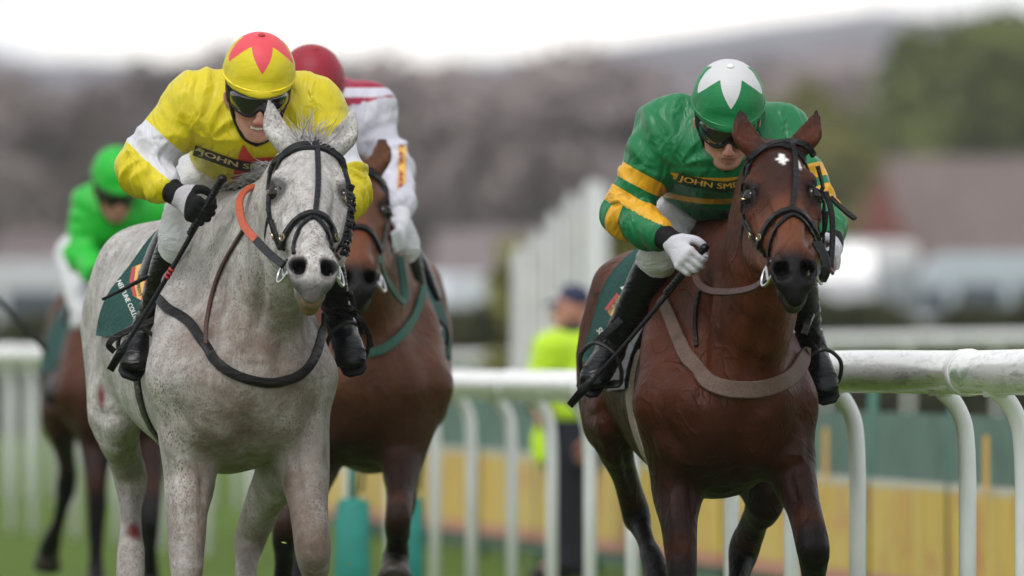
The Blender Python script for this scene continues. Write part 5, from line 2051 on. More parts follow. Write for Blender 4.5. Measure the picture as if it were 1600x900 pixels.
grey = Horse('horse', dict(
    coat='grey', chest=P(386, 600, 0), fwd=(.27, -1.45), zoff=.045, wide=1.04,
    neck=[(*P(428, 400, .02), .125, .25), (*P(462, 310, -.18), .094, .18), (*P(482, 268, -.27), .078, .13)],
    poll=P(487, 226, -.35), muzzle=P(491, 416, -.86), head_left=(1, .16, 0), head_w=1.04, gape=.014,
    ears=(P(420, 153, -.30), P(553, 168, -.30)),
    legs=dict(
        FR=[(P(297, 730, .12), .082, .10), (P(293, 800, .05), .064, .075), (P(291, 890, .0), .050, .054), (P(288, 960, -.02), .034, .037), (P(287, 1060, -.05), .042, .044), (P(287, 1105, -.10), .040, .04)],
        FL=[(P(474, 725, .1), .078, .10), (P(482, 790, .0), .058, .07), (P(490, 862, -.06), .051, .056), (P(492, 915, .08), .034, .036), (P(490, 965, .28), .042, .042), (P(490, 955, .38), .04, .04)],
        HR=[(P(180, 645, 1.25), .082, .14), (P(192, 700, 1.37), .058, .085), (P(204, 745, 1.45), .053, .060), (P(204, 805, 1.40), .032, .036), (P(205, 880, 1.30), .045, .045), (P(204, 925, 1.22), .04, .04)],
        HL=[(P(440, 700, .75), .082, .12), (P(416, 775, .90), .060, .075), (P(392, 842, 1.05), .050, .055), (P(384, 900, .95), .033, .036), (P(390, 985, .80), .042, .042), (P(392, 1030, .72), .04, .04)]),
    blood=[(P(152, 618, 1.12), .034), (P(209, 838, 1.35), .028)],
    mane=220, mane_side=-1, mane_len=.75, mane_to=.46, forelock=110, forelock_len=1.25, forelock_dir=(.05, .25, .8),
    strokes=[([(402, 400), (404, 450), (400, 510), (394, 565)], .026, -.020), ([(352, 430), (338, 490), (326, 560), (320, 600)], .022, -.014), ([(372, 420), (366, 480), (360, 540)], .020, .010),
             ([(450, 500), (440, 560), (436, 600)], .02, -.008),
             ([(388, 640), (386, 690), (388, 740)], .028, -.015), ([(270, 620), (290, 665), (330, 700)], .030, -.010), ([(500, 630), (480, 675), (450, 705)], .030, -.009),
             ([(300, 700), (318, 745), (316, 800)], .016, -.010), ([(276, 720), (280, 790), (284, 850)], .020, .008), ([(463, 720), (470, 770), (478, 820)], .014, -.008),
             ([(250, 640), (262, 690), (272, 720)], .026, .012), ([(500, 640), (500, 690), (496, 730)], .024, .010),
             ([(455, 300), (462, 340), (468, 385)], .012, -.007), ([(525, 300), (520, 340), (510, 385)], .012, -.007), ([(440, 330), (450, 370)], .012, .005), ([(538, 330), (528, 370)], .012, .005),
             ([(190, 690), (205, 715), (216, 740)], .014, -.010), ([(195, 770), (198, 830)], .008, -.005), ([(160, 600), (176, 660), (184, 700)], .03, .012)]),
    'flea-bitten grey horse galloping at the front, ridden by the yellow jockey', GREY, HAIR_GREY, RACE, .009)

bay = Horse('horse', dict(
    coat='bay', chest=P(1142, 600, 0), fwd=(.165, -1.45), zoff=-.035, wide=.94,
    neck=[(*P(1182, 455, -.02), .124, .25), (*P(1192, 330, -.18), .088, .18), (*P(1207, 270, -.27), .074, .13)],
    poll=P(1214, 228, -.35), muzzle=P(1243, 417, -.86), head_left=fx, head_w=.93, gape=.004,
    ears=(P(1155, 170, -.28), P(1278, 170, -.28)),
    legs=dict(
        FR=[(P(1060, 755, .12), .080, .10), (P(1061, 815, .06), .056, .07), (P(1066, 895, .02), .044, .05), (P(1068, 960, 0), .033, .036), (P(1070, 1070, -.05), .042, .042), (P(1070, 1115, -.10), .04, .04)],
        FL=[(P(1236, 730, .1), .074, .10), (P(1254, 788, .0), .050, .062), (P(1270, 855, -.10), .049, .054), (P(1272, 905, .05), .036, .037), (P(1270, 960, .25), .042, .042), (P(1268, 950, .36), .04, .04)],
        HR=[(P(952, 655, 1.2), .080, .14), (P(974, 735, 1.35), .044, .07), (P(993, 798, 1.45), .047, .054), (P(1009, 845, 1.36), .0255, .032), (P(1023, 885, 1.22), .039, .040), (P(1033, 925, 1.12), .04, .04)],
        HL=[(P(1192, 755, .8), .070, .10), (P(1181, 808, .95), .040, .06), (P(1163, 858, 1.10), .045, .052), (P(1153, 912, 1.0), .029, .033), (P(1146, 985, .9), .04, .04), (P(1146, 1030, .82), .04, .04)]),
    black_from=2.0, mask=.75,
    stars=[(P(1222, 262, -.42), .017, .024), (P(1249, 252, -.42), .007, .026)],
    mane=40, mane_len=.5, mane_to=.6, forelock=45, forelock_len=.5, forelock_dir=(0, .4, .5),
    strokes=[([(1112, 440), (1100, 500), (1096, 560), (1100, 620)], .024, -.018), ([(1205, 470), (1180, 540), (1160, 600)], .022, -.012), ([(1150, 640), (1153, 700), (1150, 770)], .030, -.013),
             ([(1034, 650), (1052, 690), (1092, 725)], .032, -.010), ([(1250, 660), (1230, 700), (1196, 735)], .030, -.010), ([(1100, 640), (1108, 690), (1104, 730)], .03, .007), ([(1195, 640), (1192, 690)], .03, .007),
             ([(1068, 720), (1082, 770), (1080, 820)], .015, -.010), ([(1050, 740), (1052, 800), (1056, 850)], .018, .008), ([(1230, 740), (1246, 790)], .014, -.008), ([(1030, 670), (1040, 720)], .024, .010), ([(1246, 680), (1252, 730)], .022, .010),
             ([(1196, 310), (1206, 345), (1214, 385)], .012, -.007), ([(1270, 310), (1264, 345), (1258, 385)], .012, -.007), ([(1180, 330), (1194, 372)], .012, .005), ([(1280, 330), (1272, 372)], .012, .005),
             ([(965, 660), (978, 720), (992, 770)], .015, -.010), ([(930, 620), (950, 690), (968, 740)], .026, .012), ([(1000, 815), (1010, 850)], .008, -.005)]),
    'bay horse with a small white star on its forehead, leading on the right', BAY, HAIR_BLACK, RACE, .009)

third = Horse('horse', dict(
    coat='bay', chest=P(577, 600, 3.3), fwd=(.01, -1.45), zoff=.0, wide=.95,
    neck=[(*P(572, 410, 3.3), .120, .25), (*P(562, 330, 3.1), .09, .18), (*P(556, 295, 3.0), .076, .13)],
    poll=P(555, 262, 2.93), muzzle=P(559, 432, 2.43), head_left=fx, head_w=.97,
    ears=(P(520, 205, 2.98), P(598, 206, 2.98)),
    legs=dict(
        FR=[(P(492, 730, 3.4), .08, .10), (P(462, 785, 3.2), .052, .06), (P(447, 818, 3.1), .046, .05), (P(443, 880, 3.2), .033, .035), (P(441, 960, 3.3), .042, .042), (P(441, 1000, 3.2), .04, .04)],
        FL=[(P(630, 705, 3.35), .078, .10), (P(626, 765, 3.2), .052, .062), (P(622, 808, 3.1), .046, .05), (P(621, 842, 3.2), .036, .038), (P(619, 872, 3.28), .046, .046), (P(617, 893, 3.2), .046, .046)],
        HR=[(P(508, 650, 4.4), .08, .14), (P(488, 715, 4.5), .046, .07), (P(476, 780, 4.7), .045, .05), (P(468, 840, 4.6), .03, .034), (P(462, 900, 4.5), .04, .04), (P(460, 930, 4.4), .04, .04)],
        HL=[(P(650, 630, 4.4), .085, .14), (P(638, 715, 4.5), .046, .07), (P(630, 780, 4.7), .045, .05), (P(626, 830, 4.6), .03, .034), (P(620, 872, 4.5), .04, .04), (P(618, 900, 4.4), .04, .04)]),
    black_from=2.2, mask=.35, mane=50, mane_len=.7, forelock=30, forelock_len=.6),
    'bay horse half hidden behind the grey, its muzzle beside the grey\'s cheek', BAY2, HAIR_BLACK, RACE, .014)

fourth = Horse('horse', dict(
    coat='bay', chest=P(190, 600, 12.6), fwd=(.13, -1.4), zoff=-.06, wide=1.0,
    neck=[(*P(210, 500, 12.6), .12, .25), (*P(230, 450, 12.4), .09, .18), (*P(238, 430, 12.3), .076, .13)],
    poll=P(243, 420, 12.25), muzzle=P(246, 550, 11.75), head_left=fx, ears=(P(222, 375, 12.3), P(262, 375, 12.3)),
    legs=dict(
        HR=[(P(92, 640, 13.6), .085, .14), (P(103, 715, 13.8), .045, .065), (P(104, 755, 13.9), .043, .05), (P(92, 812, 14.0), .030, .033), (P(80, 846, 14.1), .044, .044), (P(76, 860, 14.2), .05, .05)],
        FR=[(P(148, 685, 12.7), .08, .10), (P(150, 750, 12.6), .05, .06), (P(150, 800, 12.6), .043, .046), (P(150, 850, 12.6), .033, .034), (P(150, 895, 12.6), .042, .042), (P(150, 920, 12.5), .045, .04)],
        FL=[(P(235, 690, 12.7), .08, .10), (P(238, 760, 12.5), .05, .06), (P(236, 815, 12.4), .043, .046), (P(236, 860, 12.5), .033, .034), (P(236, 905, 12.6), .042, .042), (P(236, 930, 12.5), .045, .04)],
        HL=[(P(220, 640, 13.7), .08, .14), (P(222, 720, 13.8), .045, .065), (P(222, 770, 14.0), .043, .05), (P(220, 830, 13.9), .03, .033), (P(218, 890, 13.8), .042, .042), (P(218, 920, 13.7), .045, .04)]),
    black_from=1.6, mask=.4, mane=30, forelock=20),
    'brown horse at the far left, out of focus behind the grey\'s flank', BAY3, HAIR_BLACK, RACE, .018)


# ------------------------------------------------------------------ riders
YEL, RED_, WHT = (.62, .51, .008), (.66, .065, .085), (.56, .56, .60)
GRN, GLD = (.003, .155, .048), (.66, .34, .014)
silk_yellow = silk('yellow silk', YEL, lambda m, c: m.mix(band(m, 'arm', .52, .86), c, WHT))


def _hoops(m, c):
    for a, b in ((.50, .66), (.76, .98), (1.02, 1.20)):
        c = m.mix(band(m, 'arm', a, b), c, GLD)
    c = m.mix(band(m, 'hoop', 264, 274), c, GLD)
    c = m.mix(band(m, 'hoop', 297, 305), c, GLD)
    return c


silk_green = silk('green silk with gold hoops', GRN, _hoops)
MAROON = (.30, .008, .040)
silk_white = silk('white silk with maroon seams', (.58, .57, .65), lambda m, c: m.mix(m.math('ADD', band(m, 'hoop', 152, 166), band(m, 'hoop', 0, 137)), c, MAROON))
silk_lime = silk('emerald silk', (.012, .46, .03))

yellow_rider = Rider('person', dict(
    head=P(405, 121, .02), head_rot=(25, 5, 2), chest=P(396, 196, .18), pelvis=P(378, 258, .62), shR=P(305, 163, .2), shL=P(487, 170, .2),
    elR=P(216, 262, .20), elL=P(540, 292, .12), wrR=P(285, 325, .06), wrL=P(510, 330, -.05), gripR=P(318, 332, .03), axisR=P(348, 278, -.02) - P(180, 565, .14), backR=(-.3, -1, .5),
    gripL=P(500, 350, -.12), axisL=(.1, -.4, 1), hipR=P(338, 262, .6), hipL=P(420, 262, .6), knR=P(284, 362, .28), knL=P(498, 375, .25),
    anR=P(229, 512, .5), anL=P(532, 505, .45), toR=P(212, 560, .36), toL=P(548, 555, .30), shirt=silk_yellow, grin=1.0, puff=1.08, hoop_x=390, print_at=(378, 252, 88, 36),
    cap=cap_mat('yellow cap silk with red star', YEL, RED_), button=BADGE_RED, button2=plain('yellow cap ribbon', (.78, .60, .01), .5), glove=glove_mat('black and white glove', (.007, .007, .008), (.42, .40, .43)), dark_back=1),
    'jockey in yellow silks with white armbands and a red starred cap, on the grey horse', RIDERS)

green_rider = Rider('person', dict(
    head=P(1138, 165, .02), head_rot=(34, 2, 1), chest=P(1128, 246, .18), pelvis=P(1100, 312, .62), shR=P(1042, 205, .2), shL=P(1214, 212, .2),
    elR=P(976, 335, .22), elL=P(1276, 335, .15), wrR=P(1050, 388, .05), wrL=P(1280, 385, -.02), gripR=P(1084, 412, -.02), axisR=P(1100, 390, -.04) - P(900, 622, .15), backR=(-.2, -1, .6),
    gripL=P(1288, 405, -.12), axisL=(-.1, -.4, 1), hipR=P(1060, 318, .6), hipL=P(1142, 318, .6), knR=P(1036, 388, .28), knL=P(1238, 395, .25),
    anR=P(957, 543, .5), anL=P(1268, 540, .45), toR=P(930, 586, .36), toL=P(1288, 598, .30), shirt=silk_green, grin=.15, puff=1.05, hoop_x=1120, hoop_sag=14, print_at=(1120, 288, 75, 26),
    cap=cap_mat('green cap silk with white star', (.003, .175, .050), (.54, .54, .55)), button=WHITE_PRINT, button2=plain('green cap ribbon', (.004, .19, .06), .5), glove=glove_mat('black and white glove', (.007, .007, .008), (.56, .55, .60)), dark_back=0),
    'jockey in green silks with gold hoops and a white starred cap, at the right', RIDERS)

white_rider = Rider('person', dict(
    head=P(488, 133, 3.3), head_rot=(28, 14, 0), chest=P(490, 220, 3.5), pelvis=P(505, 290, 3.95), shR=P(402, 170, 3.55), shL=P(572, 172, 3.55),
    elR=P(390, 275, 3.5), elL=P(612, 250, 3.5), wrR=P(470, 360, 3.3), wrL=P(612, 345, 3.25), gripR=P(490, 385, 3.15), axisR=(0, -.4, 1), gripL=P(608, 378, 3.15), axisL=(-.2, -.5, 1),
    hipR=P(468, 300, 3.9), hipL=P(548, 300, 3.9), knR=P(470, 385, 3.55), knL=P(622, 372, 3.55), anR=P(455, 500, 3.75), anL=P(658, 500, 3.75), toR=P(445, 545, 3.6), toL=P(676, 542, 3.6),
    shirt=silk_white, puff=1.0, cap=cap_mat('maroon cap silk', (.27, .008, .024)), button=BADGE_RED, button2=plain('maroon cap ribbon', (.36, .012, .035), .5), glove=glove_mat('white glove', (.6, .6, .64), (.6, .6, .64))),
    'jockey in white silks with maroon shoulders and a plain maroon cap, behind the yellow jockey', RIDERS, fine=False)

lime_rider = Rider('person', dict(
    head=P(183, 278, 12.6), head_rot=(30, 12, 0), chest=P(195, 348, 12.85), pelvis=P(160, 402, 13.3), shR=P(142, 322, 12.85), shL=P(252, 322, 12.85),
    elR=P(128, 398, 12.8), elL=P(285, 390, 12.8), wrR=P(165, 440, 12.6), wrL=P(270, 430, 12.5), gripR=P(186, 450, 12.4), axisR=(0, -.4, 1), gripL=P(255, 445, 12.4), axisL=(0, -.4, 1),
    hipR=P(126, 402, 13.25), hipL=P(198, 402, 13.25), knR=P(136, 492, 12.85), knL=P(240, 480, 12.85), anR=P(98, 588, 13.1), anL=P(285, 580, 13.1), toR=P(86, 612, 12.95), toL=P(296, 608, 12.95),
    shirt=silk_lime, puff=1.0, cap=cap_mat('emerald cap silk', (.012, .42, .03)), button=silk_lime, button2=silk_lime, glove=glove_mat('black glove knit', (.012, .012, .014), (.012, .012, .014))),
    'jockey in plain bright green silks and cap, out of focus at the far left', RIDERS, fine=False)

make_whip([P(348, 278, -.02), P(180, 565, .14)], .0085, 'black whip with red marks held by the yellow jockey', mark=[.47, .49, .51])
make_whip([P(1102, 386, -.05), P(900, 622, .15)], .0075, 'black whip held by the green and gold jockey, slanting past his boot', mark=None)
make_whip([P(-110, 345, 10.0), P(66, 541, 10.6)], .012, 'blurred dark whip entering from the left edge of the picture')


# ------------------------------------------------------------------ print on the silks
def curve_px(xs, ys):
    return lambda x: float(np.interp(x, xs, ys))


def smooth_curve(pts):
    q = catmull(np.array(pts, float), 8)
    return lambda x: float(np.interp(x, q[:, 0], q[:, 1]))


def along_text(fn, x0, x1, h):
    def to_px(u, v):
        x = x0 + (x1 - x0) * u
        dx = 2.0
        sl = (fn(x + dx) - fn(x - dx)) / (2 * dx)
        l = math.hypot(1, sl)
        off = (v - .5) * h
        return x + sl / l * off, fn(x) - off / l
    return to_px


def ribbon_poly(n=30):
    V = [(i / n, j) for i in range(n + 1) for j in (0, .5, 1)]
    F = []
    for i in range(n):
        for j in range(2):
            F.append((i * 3 + j, (i + 1) * 3 + j, (i + 1) * 3 + j + 1, i * 3 + j + 1))
    return np.array(V, float), F


yr = yellow_rider
star = []
for i in range(10):
    a = math.pi / 2 + .10 + i * math.pi / 5
    r = 1.0 if i % 2 == 0 else .42
    star.append((385 + 49 * r * math.cos(a), 259 - 33 * r * math.sin(a)))
sv, sf = grid_poly([(x, y) for x, y in star], 16)
decal('star_emblem', sv, sf, lambda u, v: (u, v), yr.shirt_bvh, .004, plain('red star print', (.56, .035, .018), .5, .1, 60), yr.shirt, yr.base)
fy = smooth_curve([(296, 233), (320, 241), (345, 250), (370, 258), (400, 262), (430, 258), (470, 246)])
rv, rf_ = ribbon_poly()
decal('name_band', rv, rf_, along_text(fy, 303, 462, 15.5), yr.shirt_bvh, .007, BADGE_BLACK, yr.shirt, yr.base)
tv, tf = text_mesh("JOHN SMITH'S", .02)
decal('lettering', tv, tf, along_text(fy, 311, 458, 10.5), yr.shirt_bvh, .010, plain('pale gold print', (.74, .56, .30), .6, .1, 90), yr.shirt, yr.base)

gr = green_rider
fg = smooth_curve([(1040, 268), (1062, 279), (1085, 285), (1110, 290), (1135, 292), (1160, 287), (1195, 276)])
decal('name_band', rv, rf_, along_text(fg, 1058, 1190, 17), gr.shirt_bvh, .007, plain('dark green band', (.006, .045, .025), .6), gr.shirt, gr.base)
decal('lettering', tv, tf, along_text(fg, 1061, 1188, 11.5), gr.shirt_bvh, .010, plain('gold lettering', (.76, .45, .08), .6, .1, 90), gr.shirt, gr.base)

# sleeve badge of the white silks
bv_, bf_ = grid_poly([(626, 222), (638, 228), (637, 285), (624, 297)], 6)
decal('sleeve_badge', bv_, bf_, lambda u, v: (u - 3, v), white_rider.shirt_bvh, .006, BADGE_GOLD, white_rider.shirt, white_rider.base)
sb_v, sb_f = text_mesh("JOHN SMITH'S", .03)
decal('lettering', sb_v, sb_f, lambda u, v: (622 + 8.0 * v + 3 * (1 - u) * 0, 292 - 66 * u), white_rider.shirt_bvh, .009, BADGE_RED, white_rider.shirt, white_rider.base)


# ------------------------------------------------------------------ tack
DARK_STEEL = plain('dark steel', (.05, .05, .052), .35, .2, 60, 0, metal=.6)


def stirrup(hs, parent, toe, ankle, top, mat=DARK_STEEL):
    fd = unit(toe - ankle)
    c = ankle * .3 + toe * .7
    side_ = unit(np.cross(fd, [0, 0, 1.0]))
    up = unit(np.cross(side_, fd))
    mb = MB()
    pts = [c + side_ * .055 - up * .058, c + side_ * .064 - up * .01, c + side_ * .052 + up * .045, c + up * .082, c - side_ * .052 + up * .045, c - side_ * .064 - up * .01, c - side_ * .055 - up * .058]
    mb.tube(catmull(np.array(pts), 5), .0065, 8)
    ribbon(mb, [pts[-1], c - up * .062, pts[0]], [up] * 3, .036, .010)
    hs.sub('stirrup_iron', mb, mat, parent)
    ml = MB()
    a = c + up * .082
    q = catmull(np.array([a, a * .6 + top * .4 + np.array([0, .02, 0]), top]), 5)
    ribbon(ml, q, [np.array([0, -1.0, .2])] * len(q), .022, .006)
    hs.sub('stirrup_leather', ml, BLACK_LEATHER, parent)


def tack(hs, rider, cloth_args, cut=None):
    o, bv = hs.cloth(*cloth_args)
    B = hs.B
    sd = [Tube([(*B(.50, 0, 1.60), .07, .05), (*B(.66, 0, 1.585), .10, .035), (*B(.86, 0, 1.60), .13, .035), (*B(.98, 0, 1.635), .12, .03)], .03, hs.L)]
    for q in (-1, 1):
        sd.append(Tube([(*B(.52, q * .09, 1.575), .05, .03), (*B(.58, q * .17, 1.48), .06, .022), (*B(.60, q * .225, 1.36), .06, .014)], .03, hs.F))
    V, F = skin(sd, .010, 2)
    so = place('saddle', V, F, BLACK_LEATHER, hs.root, hs.base)
    if rider is not None:
        for q, sg in (('R', -1), ('L', 1)):
            kn_, an_ = np.array(rider.sp['kn' + q], float), np.array(rider.sp['an' + q], float)
            stirrup(hs, so, np.array(rider.sp['to' + q], float), an_, kn_ * .62 + an_ * .38 - hs.L * sg * .045 - hs.F * .03)
    return o, bv, so


def bridle(hs, head, brow, face, nose, nose2, cheekL, cheekR, w=.016, mat=TACK):
    """Head straps laid on the head: headpiece over the poll, brow band, cheek straps, nose band, centre strap and bit rings."""
    Hd = hs.Hd
    hp = hs.around('bridle', [Hd(.20, -.115, -.10), Hd(.10, -.11, -.09), Hd(.03, -.085, -.06), Hd(.005, -.04, -.01), Hd(.005, .04, -.01), Hd(.03, .085, -.06), Hd(.10, .11, -.09), Hd(.20, .115, -.10)], w * 1.2, mat)
    hs.strap('brow_band', brow, w * 1.15, mat, hp, .007, .010)
    if face: hs.strap('face_strap', face, w * .95, mat, hp, .007, .009)
    for nb in nose: hs.strap('nose_band', nb, w * 1.15, mat, hp, .009, .012)
    for nb in nose2: hs.strap('nose_band', nb, w * .75, mat, hp, .006, .008)
    for ck in cheekL + cheekR: hs.strap('cheek_strap', ck, w * .8, mat, hp, .006, .008)
    hs.around('throat_strap', [Hd(.03, -.09, -.07), Hd(.12, -.105, -.17), Hd(.20, -.07, -.26), Hd(.22, 0, -.28), Hd(.20, .07, -.26), Hd(.12, .105, -.17), Hd(.03, .09, -.07)], w * .6, mat, hp)
    for q in (-1, 1):
        c = Hd(.505, q * .072, -.085)
        mb = MB(); ring(mb, c, hs.hl * q + hs.Nn * .5, .036 * hs.hs, .0045)
        hs.sub('bit_ring', mb, METAL, hp)
        mb = MB(); mb.tube([c, Hd(.512, q * .05, -.108), Hd(.515, 0, -.122)], .0065, 10)
        mb.tube([c - hs.A * .035, c + hs.A * .035], [.006, .006], 8)
        hs.sub('bit', mb, METAL, hp)
    return hp


def buckles(hs, parent, pix, off=.014):
    for (px, py) in pix:
        hh = cast(hs.bvh, px, py)
        if hh is None: continue
        mb = MB()
        c = hh[0] + hh[1] * off
        ring(mb, c, hh[1], .0125, .0022, 12, 5, .75)
        mb.tube([c - np.array([0, 0, .010]), c + np.array([0, 0, .010])], .0018, 5)
        hs.sub('buckle', mb, BUCKLE, parent)


def rein(hs, parent, pts, w, mat, name='rein', nrm=(0, -1, .25)):
    q = catmull(np.array(pts, float), 7)
    mb = MB(); ribbon(mb, q, [np.array(nrm, float)] * len(q), w, .009)
    return hs.sub(name, mb, mat, parent)


# --- grey
co, cbv, so = tack(grey, yellow_rider, (.44, .98, 1.62, .008, .20))
hp = bridle(grey, None, [(424, 272), (431, 255), (446, 243), (468, 235), (494, 234), (520, 240), (533, 252), (537, 266)], [(494, 218), (496, 255), (496, 295), (492, 338)],
            [[(444, 384), (448, 370), (460, 352), (473, 341), (489, 336), (506, 342), (516, 358), (522, 378)]],
            [[(459, 398), (463, 376), (472, 355), (488, 341), (503, 352), (512, 372), (518, 392)]],
            [[(424, 272), (421, 300), (423, 335), (430, 365), (440, 388)], [(427, 345), (436, 370), (446, 388)]], [[(537, 266), (545, 300), (545, 335), (534, 372), (524, 396)]], .0165, GREY_TACK)
rein(grey, hp, [P(396, 290, .02), P(380, 302, -.05), P(374, 318, -.13), P(378, 345, -.27), P(389, 363, -.40), P(402, 377, -.50)], .024, RED_GRIP, 'rein_grip', (-.4, -1, .3))
rein(grey, hp, [P(400, 375, -.49), P(416, 392, -.60), P(430, 404, -.68), P(443, 414, -.75)], .024, GREY_TACK, 'rein', (-.4, -1, .3))
rein(grey, hp, [P(506, 352, -.06), P(540, 350, -.3), P(545, 375, -.5), P(528, 402, -.72)], .022, BROWN_TACK, 'rein', (.6, -1, .2))
mb = MB()                                          # ruffled black fringe on the far cheek
for i in range(34):
    r = random.uniform
    t = i / 33
    c = np.array([np.interp(t, [0, .4, 1], [546, 549, 536]), np.interp(t, [0, .4, 1], [288, 330, 396])])
    p0 = P(c[0] - 4, c[1], -.62 - .1 * t); p1 = P(c[0] + r(2, 7), c[1] + r(-4, 8), -.62 - .1 * t + r(-.03, .03)); p2 = P(c[0] + r(0, 9), c[1] + r(4, 13), -.62 - .1 * t + r(-.03, .03))
    mb.tube([p0, p1, p2], [.006, .005, .002], 5)
grey.sub('cheek_fringe', mb, RUBBER, hp)
grey.strap('breast_strap', [(250, 468), (264, 484), (282, 494), (301, 509), (318, 536), (336, 562), (358, 581), (392, 594), (428, 598), (462, 589), (483, 571), (496, 545), (502, 515), (503, 490)], .029, TACK, None, .006, .006)
grey.strap('neck_strap', [(388, 352), (367, 385), (350, 415), (338, 445), (329, 478), (322, 512), (321, 540)], .012, BROWN_TACK, None, .006, .008)
buckles(grey, hp, [(424, 306), (432, 366), (541, 312), (447, 372), (519, 372)])
grey.around('girth', [grey.B(.60, a, z) for a, z in ((-.24, 1.40), (-.28, 1.17), (-.20, .90), (0, .79), (.20, .90), (.28, 1.17), (.24, 1.40))], .09, TACK, None, .006, .012)
mb = MB()
ribbon(mb, catmull(np.array([P(270, 478, .32), P(255, 492, .30), P(222, 508, .28), P(186, 523, .28), P(170, 538, .28), P(178, 549, .30)]), 5), [np.array([0, -1, .3])] * 26, .018, .008)
grey.sub('strap_end', mb, TACK, so)
mb = MB(); mb.tube([P(160, 468, .42), P(198, 449, .40), P(236, 429, .38)], [.0045, .006, .007], 8)
grey.sub('strap_end', mb, TACK, so)
for (aa, cc) in (((520, 478), (560, 500)), ((525, 485), (575, 520)), ((530, 470), (548, 462))):   # straps and buckles bunched by the far boot
    mb = MB()
    m_ = ((aa[0] + cc[0]) / 2 + 8, (aa[1] + cc[1]) / 2 - 8)
    q = catmull(np.array([P(aa[0], aa[1], .30), P(m_[0], m_[1], .22), P(cc[0], cc[1], .26), P(cc[0] + 6, cc[1] + 22, .28)]), 5)
    ribbon(mb, q, [np.array([.2, -1, .3])] * len(q), .014, .007)
    grey.sub('strap_end', mb, TACK, so)


def badge(px_poly, hs_root, base, bvh, bars, txt_map):
    v, f = grid_poly(px_poly, 8)
    b = decal('badge', v, f, lambda u, w: (u, w), bvh, .006, BADGE_GOLD, hs_root, base)
    for poly in bars:
        v, f = grid_poly(poly, 8)
        decal('badge_bar', v, f, lambda u, w: (u, w), bvh, .009, BADGE_RED, b, base)
    v, f = text_mesh("JOHN SMITH'S", .02)
    decal('lettering', v, f, txt_map, bvh, .010, BADGE_BLACK, b, base)
    return b


badge([(206, 418), (226, 410), (231, 440), (222, 470), (208, 462), (202, 440)], grey.root, grey.base, cbv,
      [[(206, 418), (212, 416), (209, 440), (214, 464), (208, 462), (202, 440)], [(224, 411), (228, 412), (231, 440), (224, 470), (220, 469), (226, 440)]],
      lambda u, v: (213 + 8 * v + 4 * math.sin(math.pi * u) * -1 + 2, 424 + 38 * u))
tv2, tf2 = text_mesh('NEPTUNE COLLONGES', .01)
decal('lettering', tv2, tf2, lambda u, v: (182 + 37 * u + 7.0 * v, 440 + 80 * u - 3.2 * v), cbv, .006, WHITE_PRINT, co, grey.base)

# --- bay with the star
co, cbv, so = tack(bay, green_rider, (.46, 1.24, 1.62, .008, .20))
hp = bridle(bay, None, [(1166, 275), (1170, 254), (1182, 240), (1203, 229), (1226, 224), (1248, 224), (1262, 230), (1269, 242)], [(1238, 224), (1241, 255), (1241, 290), (1237, 328)],
            [[(1188, 384), (1193, 370), (1206, 348), (1220, 336), (1237, 331), (1256, 341), (1270, 362), (1282, 390)]],
            [[(1203, 414), (1205, 385), (1215, 358), (1237, 337), (1258, 352), (1272, 378), (1280, 400)]],
            [[(1166, 275), (1161, 305), (1165, 345), (1177, 368), (1190, 384)], [(1167, 345), (1182, 375), (1198, 398)]], [[(1276, 262), (1284, 300), (1284, 340), (1284, 385)]], .0165, TACK)
rein(bay, hp, [P(1086, 430, -.04), P(1094, 446, -.10), P(1112, 455, -.2), P(1145, 456, -.36), P(1178, 449, -.55), P(1203, 430, -.72)], .022, BROWN_TACK, 'rein', (-.2, -1, .3))
rein(bay, hp, [P(1290, 300, -.55), P(1299, 330, -.58), P(1301, 370, -.62), P(1298, 420, -.70)], .016, TACK, 'cheek_strap', (.4, -1, .2))
rein(bay, hp, [P(1298, 308, -.55), P(1314, 324, -.57), P(1336, 342, -.6)], .014, TACK, 'strap_end', (.4, -1, .2))
rein(bay, hp, [P(1292, 330, -.5), P(1288, 360, -.5), P(1276, 375, -.45)], .010, TACK, 'strap_end', (.4, -1, .2))
rein(bay, hp, [P(1276, 378, -.70), P(1288, 402, -.72), P(1290, 425, -.72), P(1284, 440, -.70)], .030, BLACK_LEATHER, 'nose_band', (.6, -1, .2))
rein(bay, hp, [P(1284, 404, -.12), P(1300, 396, -.35), P(1303, 412, -.62), P(1299, 425, -.72)], .020, BROWN_TACK, 'rein', (.5, -1, .2))
bay.strap('breast_girth', [(1036, 468), (1050, 500), (1062, 530), (1074, 556), (1092, 582), (1112, 600), (1140, 608), (1175, 609), (1208, 603), (1234, 590), (1250, 570), (1259, 545)], [.036, .042, .047, .050, .050, .048, .045], TAN_WEB, None, .008, .012)
bay.strap('neck_strap', [(1098, 448), (1092, 470), (1088, 500), (1088, 542)], .013, TACK, None, .006, .008)
buckles(bay, hp, [(1163, 318), (1178, 366), (1283, 318), (1192, 372), (1276, 378)])
bay.around('girth', [bay.B(.60, a, z) for a, z in ((-.24, 1.40), (-.28, 1.17), (-.20, .90), (0, .79), (.20, .90), (.28, 1.17), (.24, 1.40))], .085, PALE_WEB, None, .006, .014)
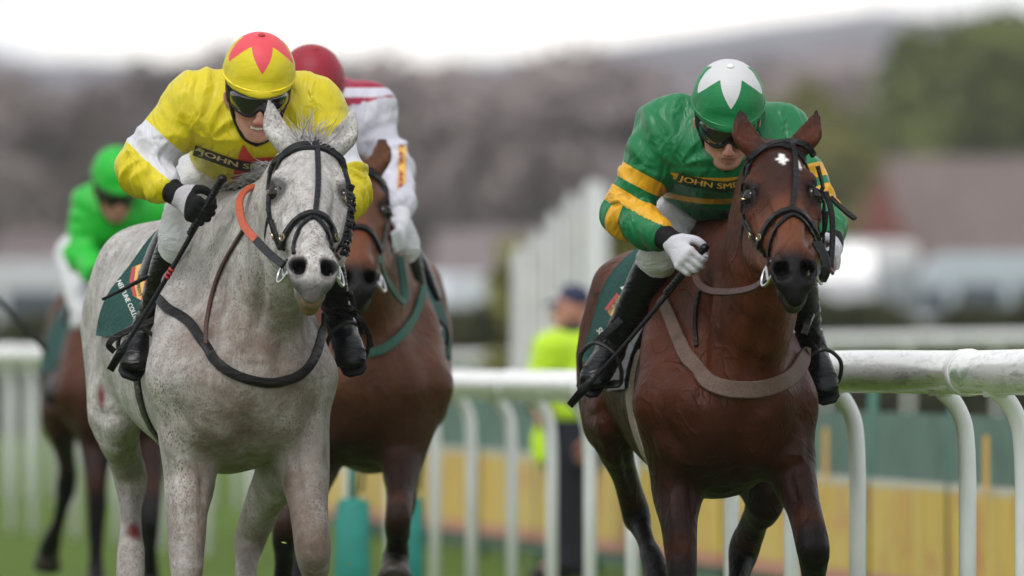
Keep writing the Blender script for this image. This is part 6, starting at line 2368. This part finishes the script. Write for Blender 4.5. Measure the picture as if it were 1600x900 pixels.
badge([(945, 482), (964, 457), (977, 476), (961, 503)], bay.root, bay.base, cbv, [[(945, 482), (964, 457), (967, 461), (949, 487)], [(957, 497), (973, 471), (977, 476), (961, 503)]],
      lambda u, v: (952 + 18 * u - 5 + 7 * (1 - v), 490 - 23 * u - 4 + 7 * (1 - v)))
v, f = grid_poly([(969, 449), (986, 443), (981, 464)], 4)
decal('number_patch', v, f, lambda u, w: (u, w), cbv, .006, WHITE_PRINT, co, bay.base)
tv3, tf3 = text_mesh('SUNNYHILLBOY', .012)
decal('lettering', tv3, tf3, lambda u, v: (931 + 46 * u + 8 * v, 516 + 62 * u - 5 * v), cbv, .006, WHITE_PRINT, co, bay.base)
for (aa, bb, cc) in (((1030, 512), (1045, 503), (1066, 498)), ((1040, 520), (1056, 512), (1062, 490)), ((1268, 492), (1262, 505), (1256, 522))):
    mb = MB()
    q = catmull(np.array([P(*aa, .30), P(*bb, .22), P(*cc, .20)]), 5)
    ribbon(mb, q, [np.array([-.2, -1, .3])] * len(q), .020, .010)
    bay.sub('strap_end', mb, TACK, so)
cf, _ = bay.cloth(.50, .80, 1.95, .016, .10, .006, BLACK_LEATHER, 'saddle_flap', 12, 44)

# --- third and fourth
co3, cbv3, so3 = tack(third, white_rider, (.44, 1.16, 1.75, .008, .10))
hp3 = bridle(third, None, [(505, 300), (515, 282), (555, 270), (592, 282), (603, 300)], None, [[(525, 392), (540, 365), (560, 357), (578, 366), (592, 392)]], [], [[(506, 300), (508, 340), (522, 392)]], [[(603, 300), (604, 340), (592, 395)]], .018, TACK)
rein(third, hp3, [P(594, 405, 2.5), P(606, 440, 2.8), P(632, 470, 3.1), P(625, 400, 3.15)], .026, plain('green webbing rein', (.010, .065, .045), .7), 'rein', (.4, -1, .2))
third.strap('breast_girth', [(660, 450), (648, 490), (628, 520), (600, 545), (575, 553)], .030, plain('green webbing breast girth', (.014, .085, .055), .7, .2, 80, .3), None, .008, .01, guess_dy=3.2)
v, f = grid_poly([(676, 505), (690, 512), (688, 530), (674, 524)], 4)
decal('number_patch', v, f, lambda u, w: (u, w), cbv3, .008, WHITE_PRINT, co3, third.base)
tack(fourth, lime_rider, (.44, 1.16, 1.75, .008, .10))

print('BUILD OK', len(bpy.data.objects))
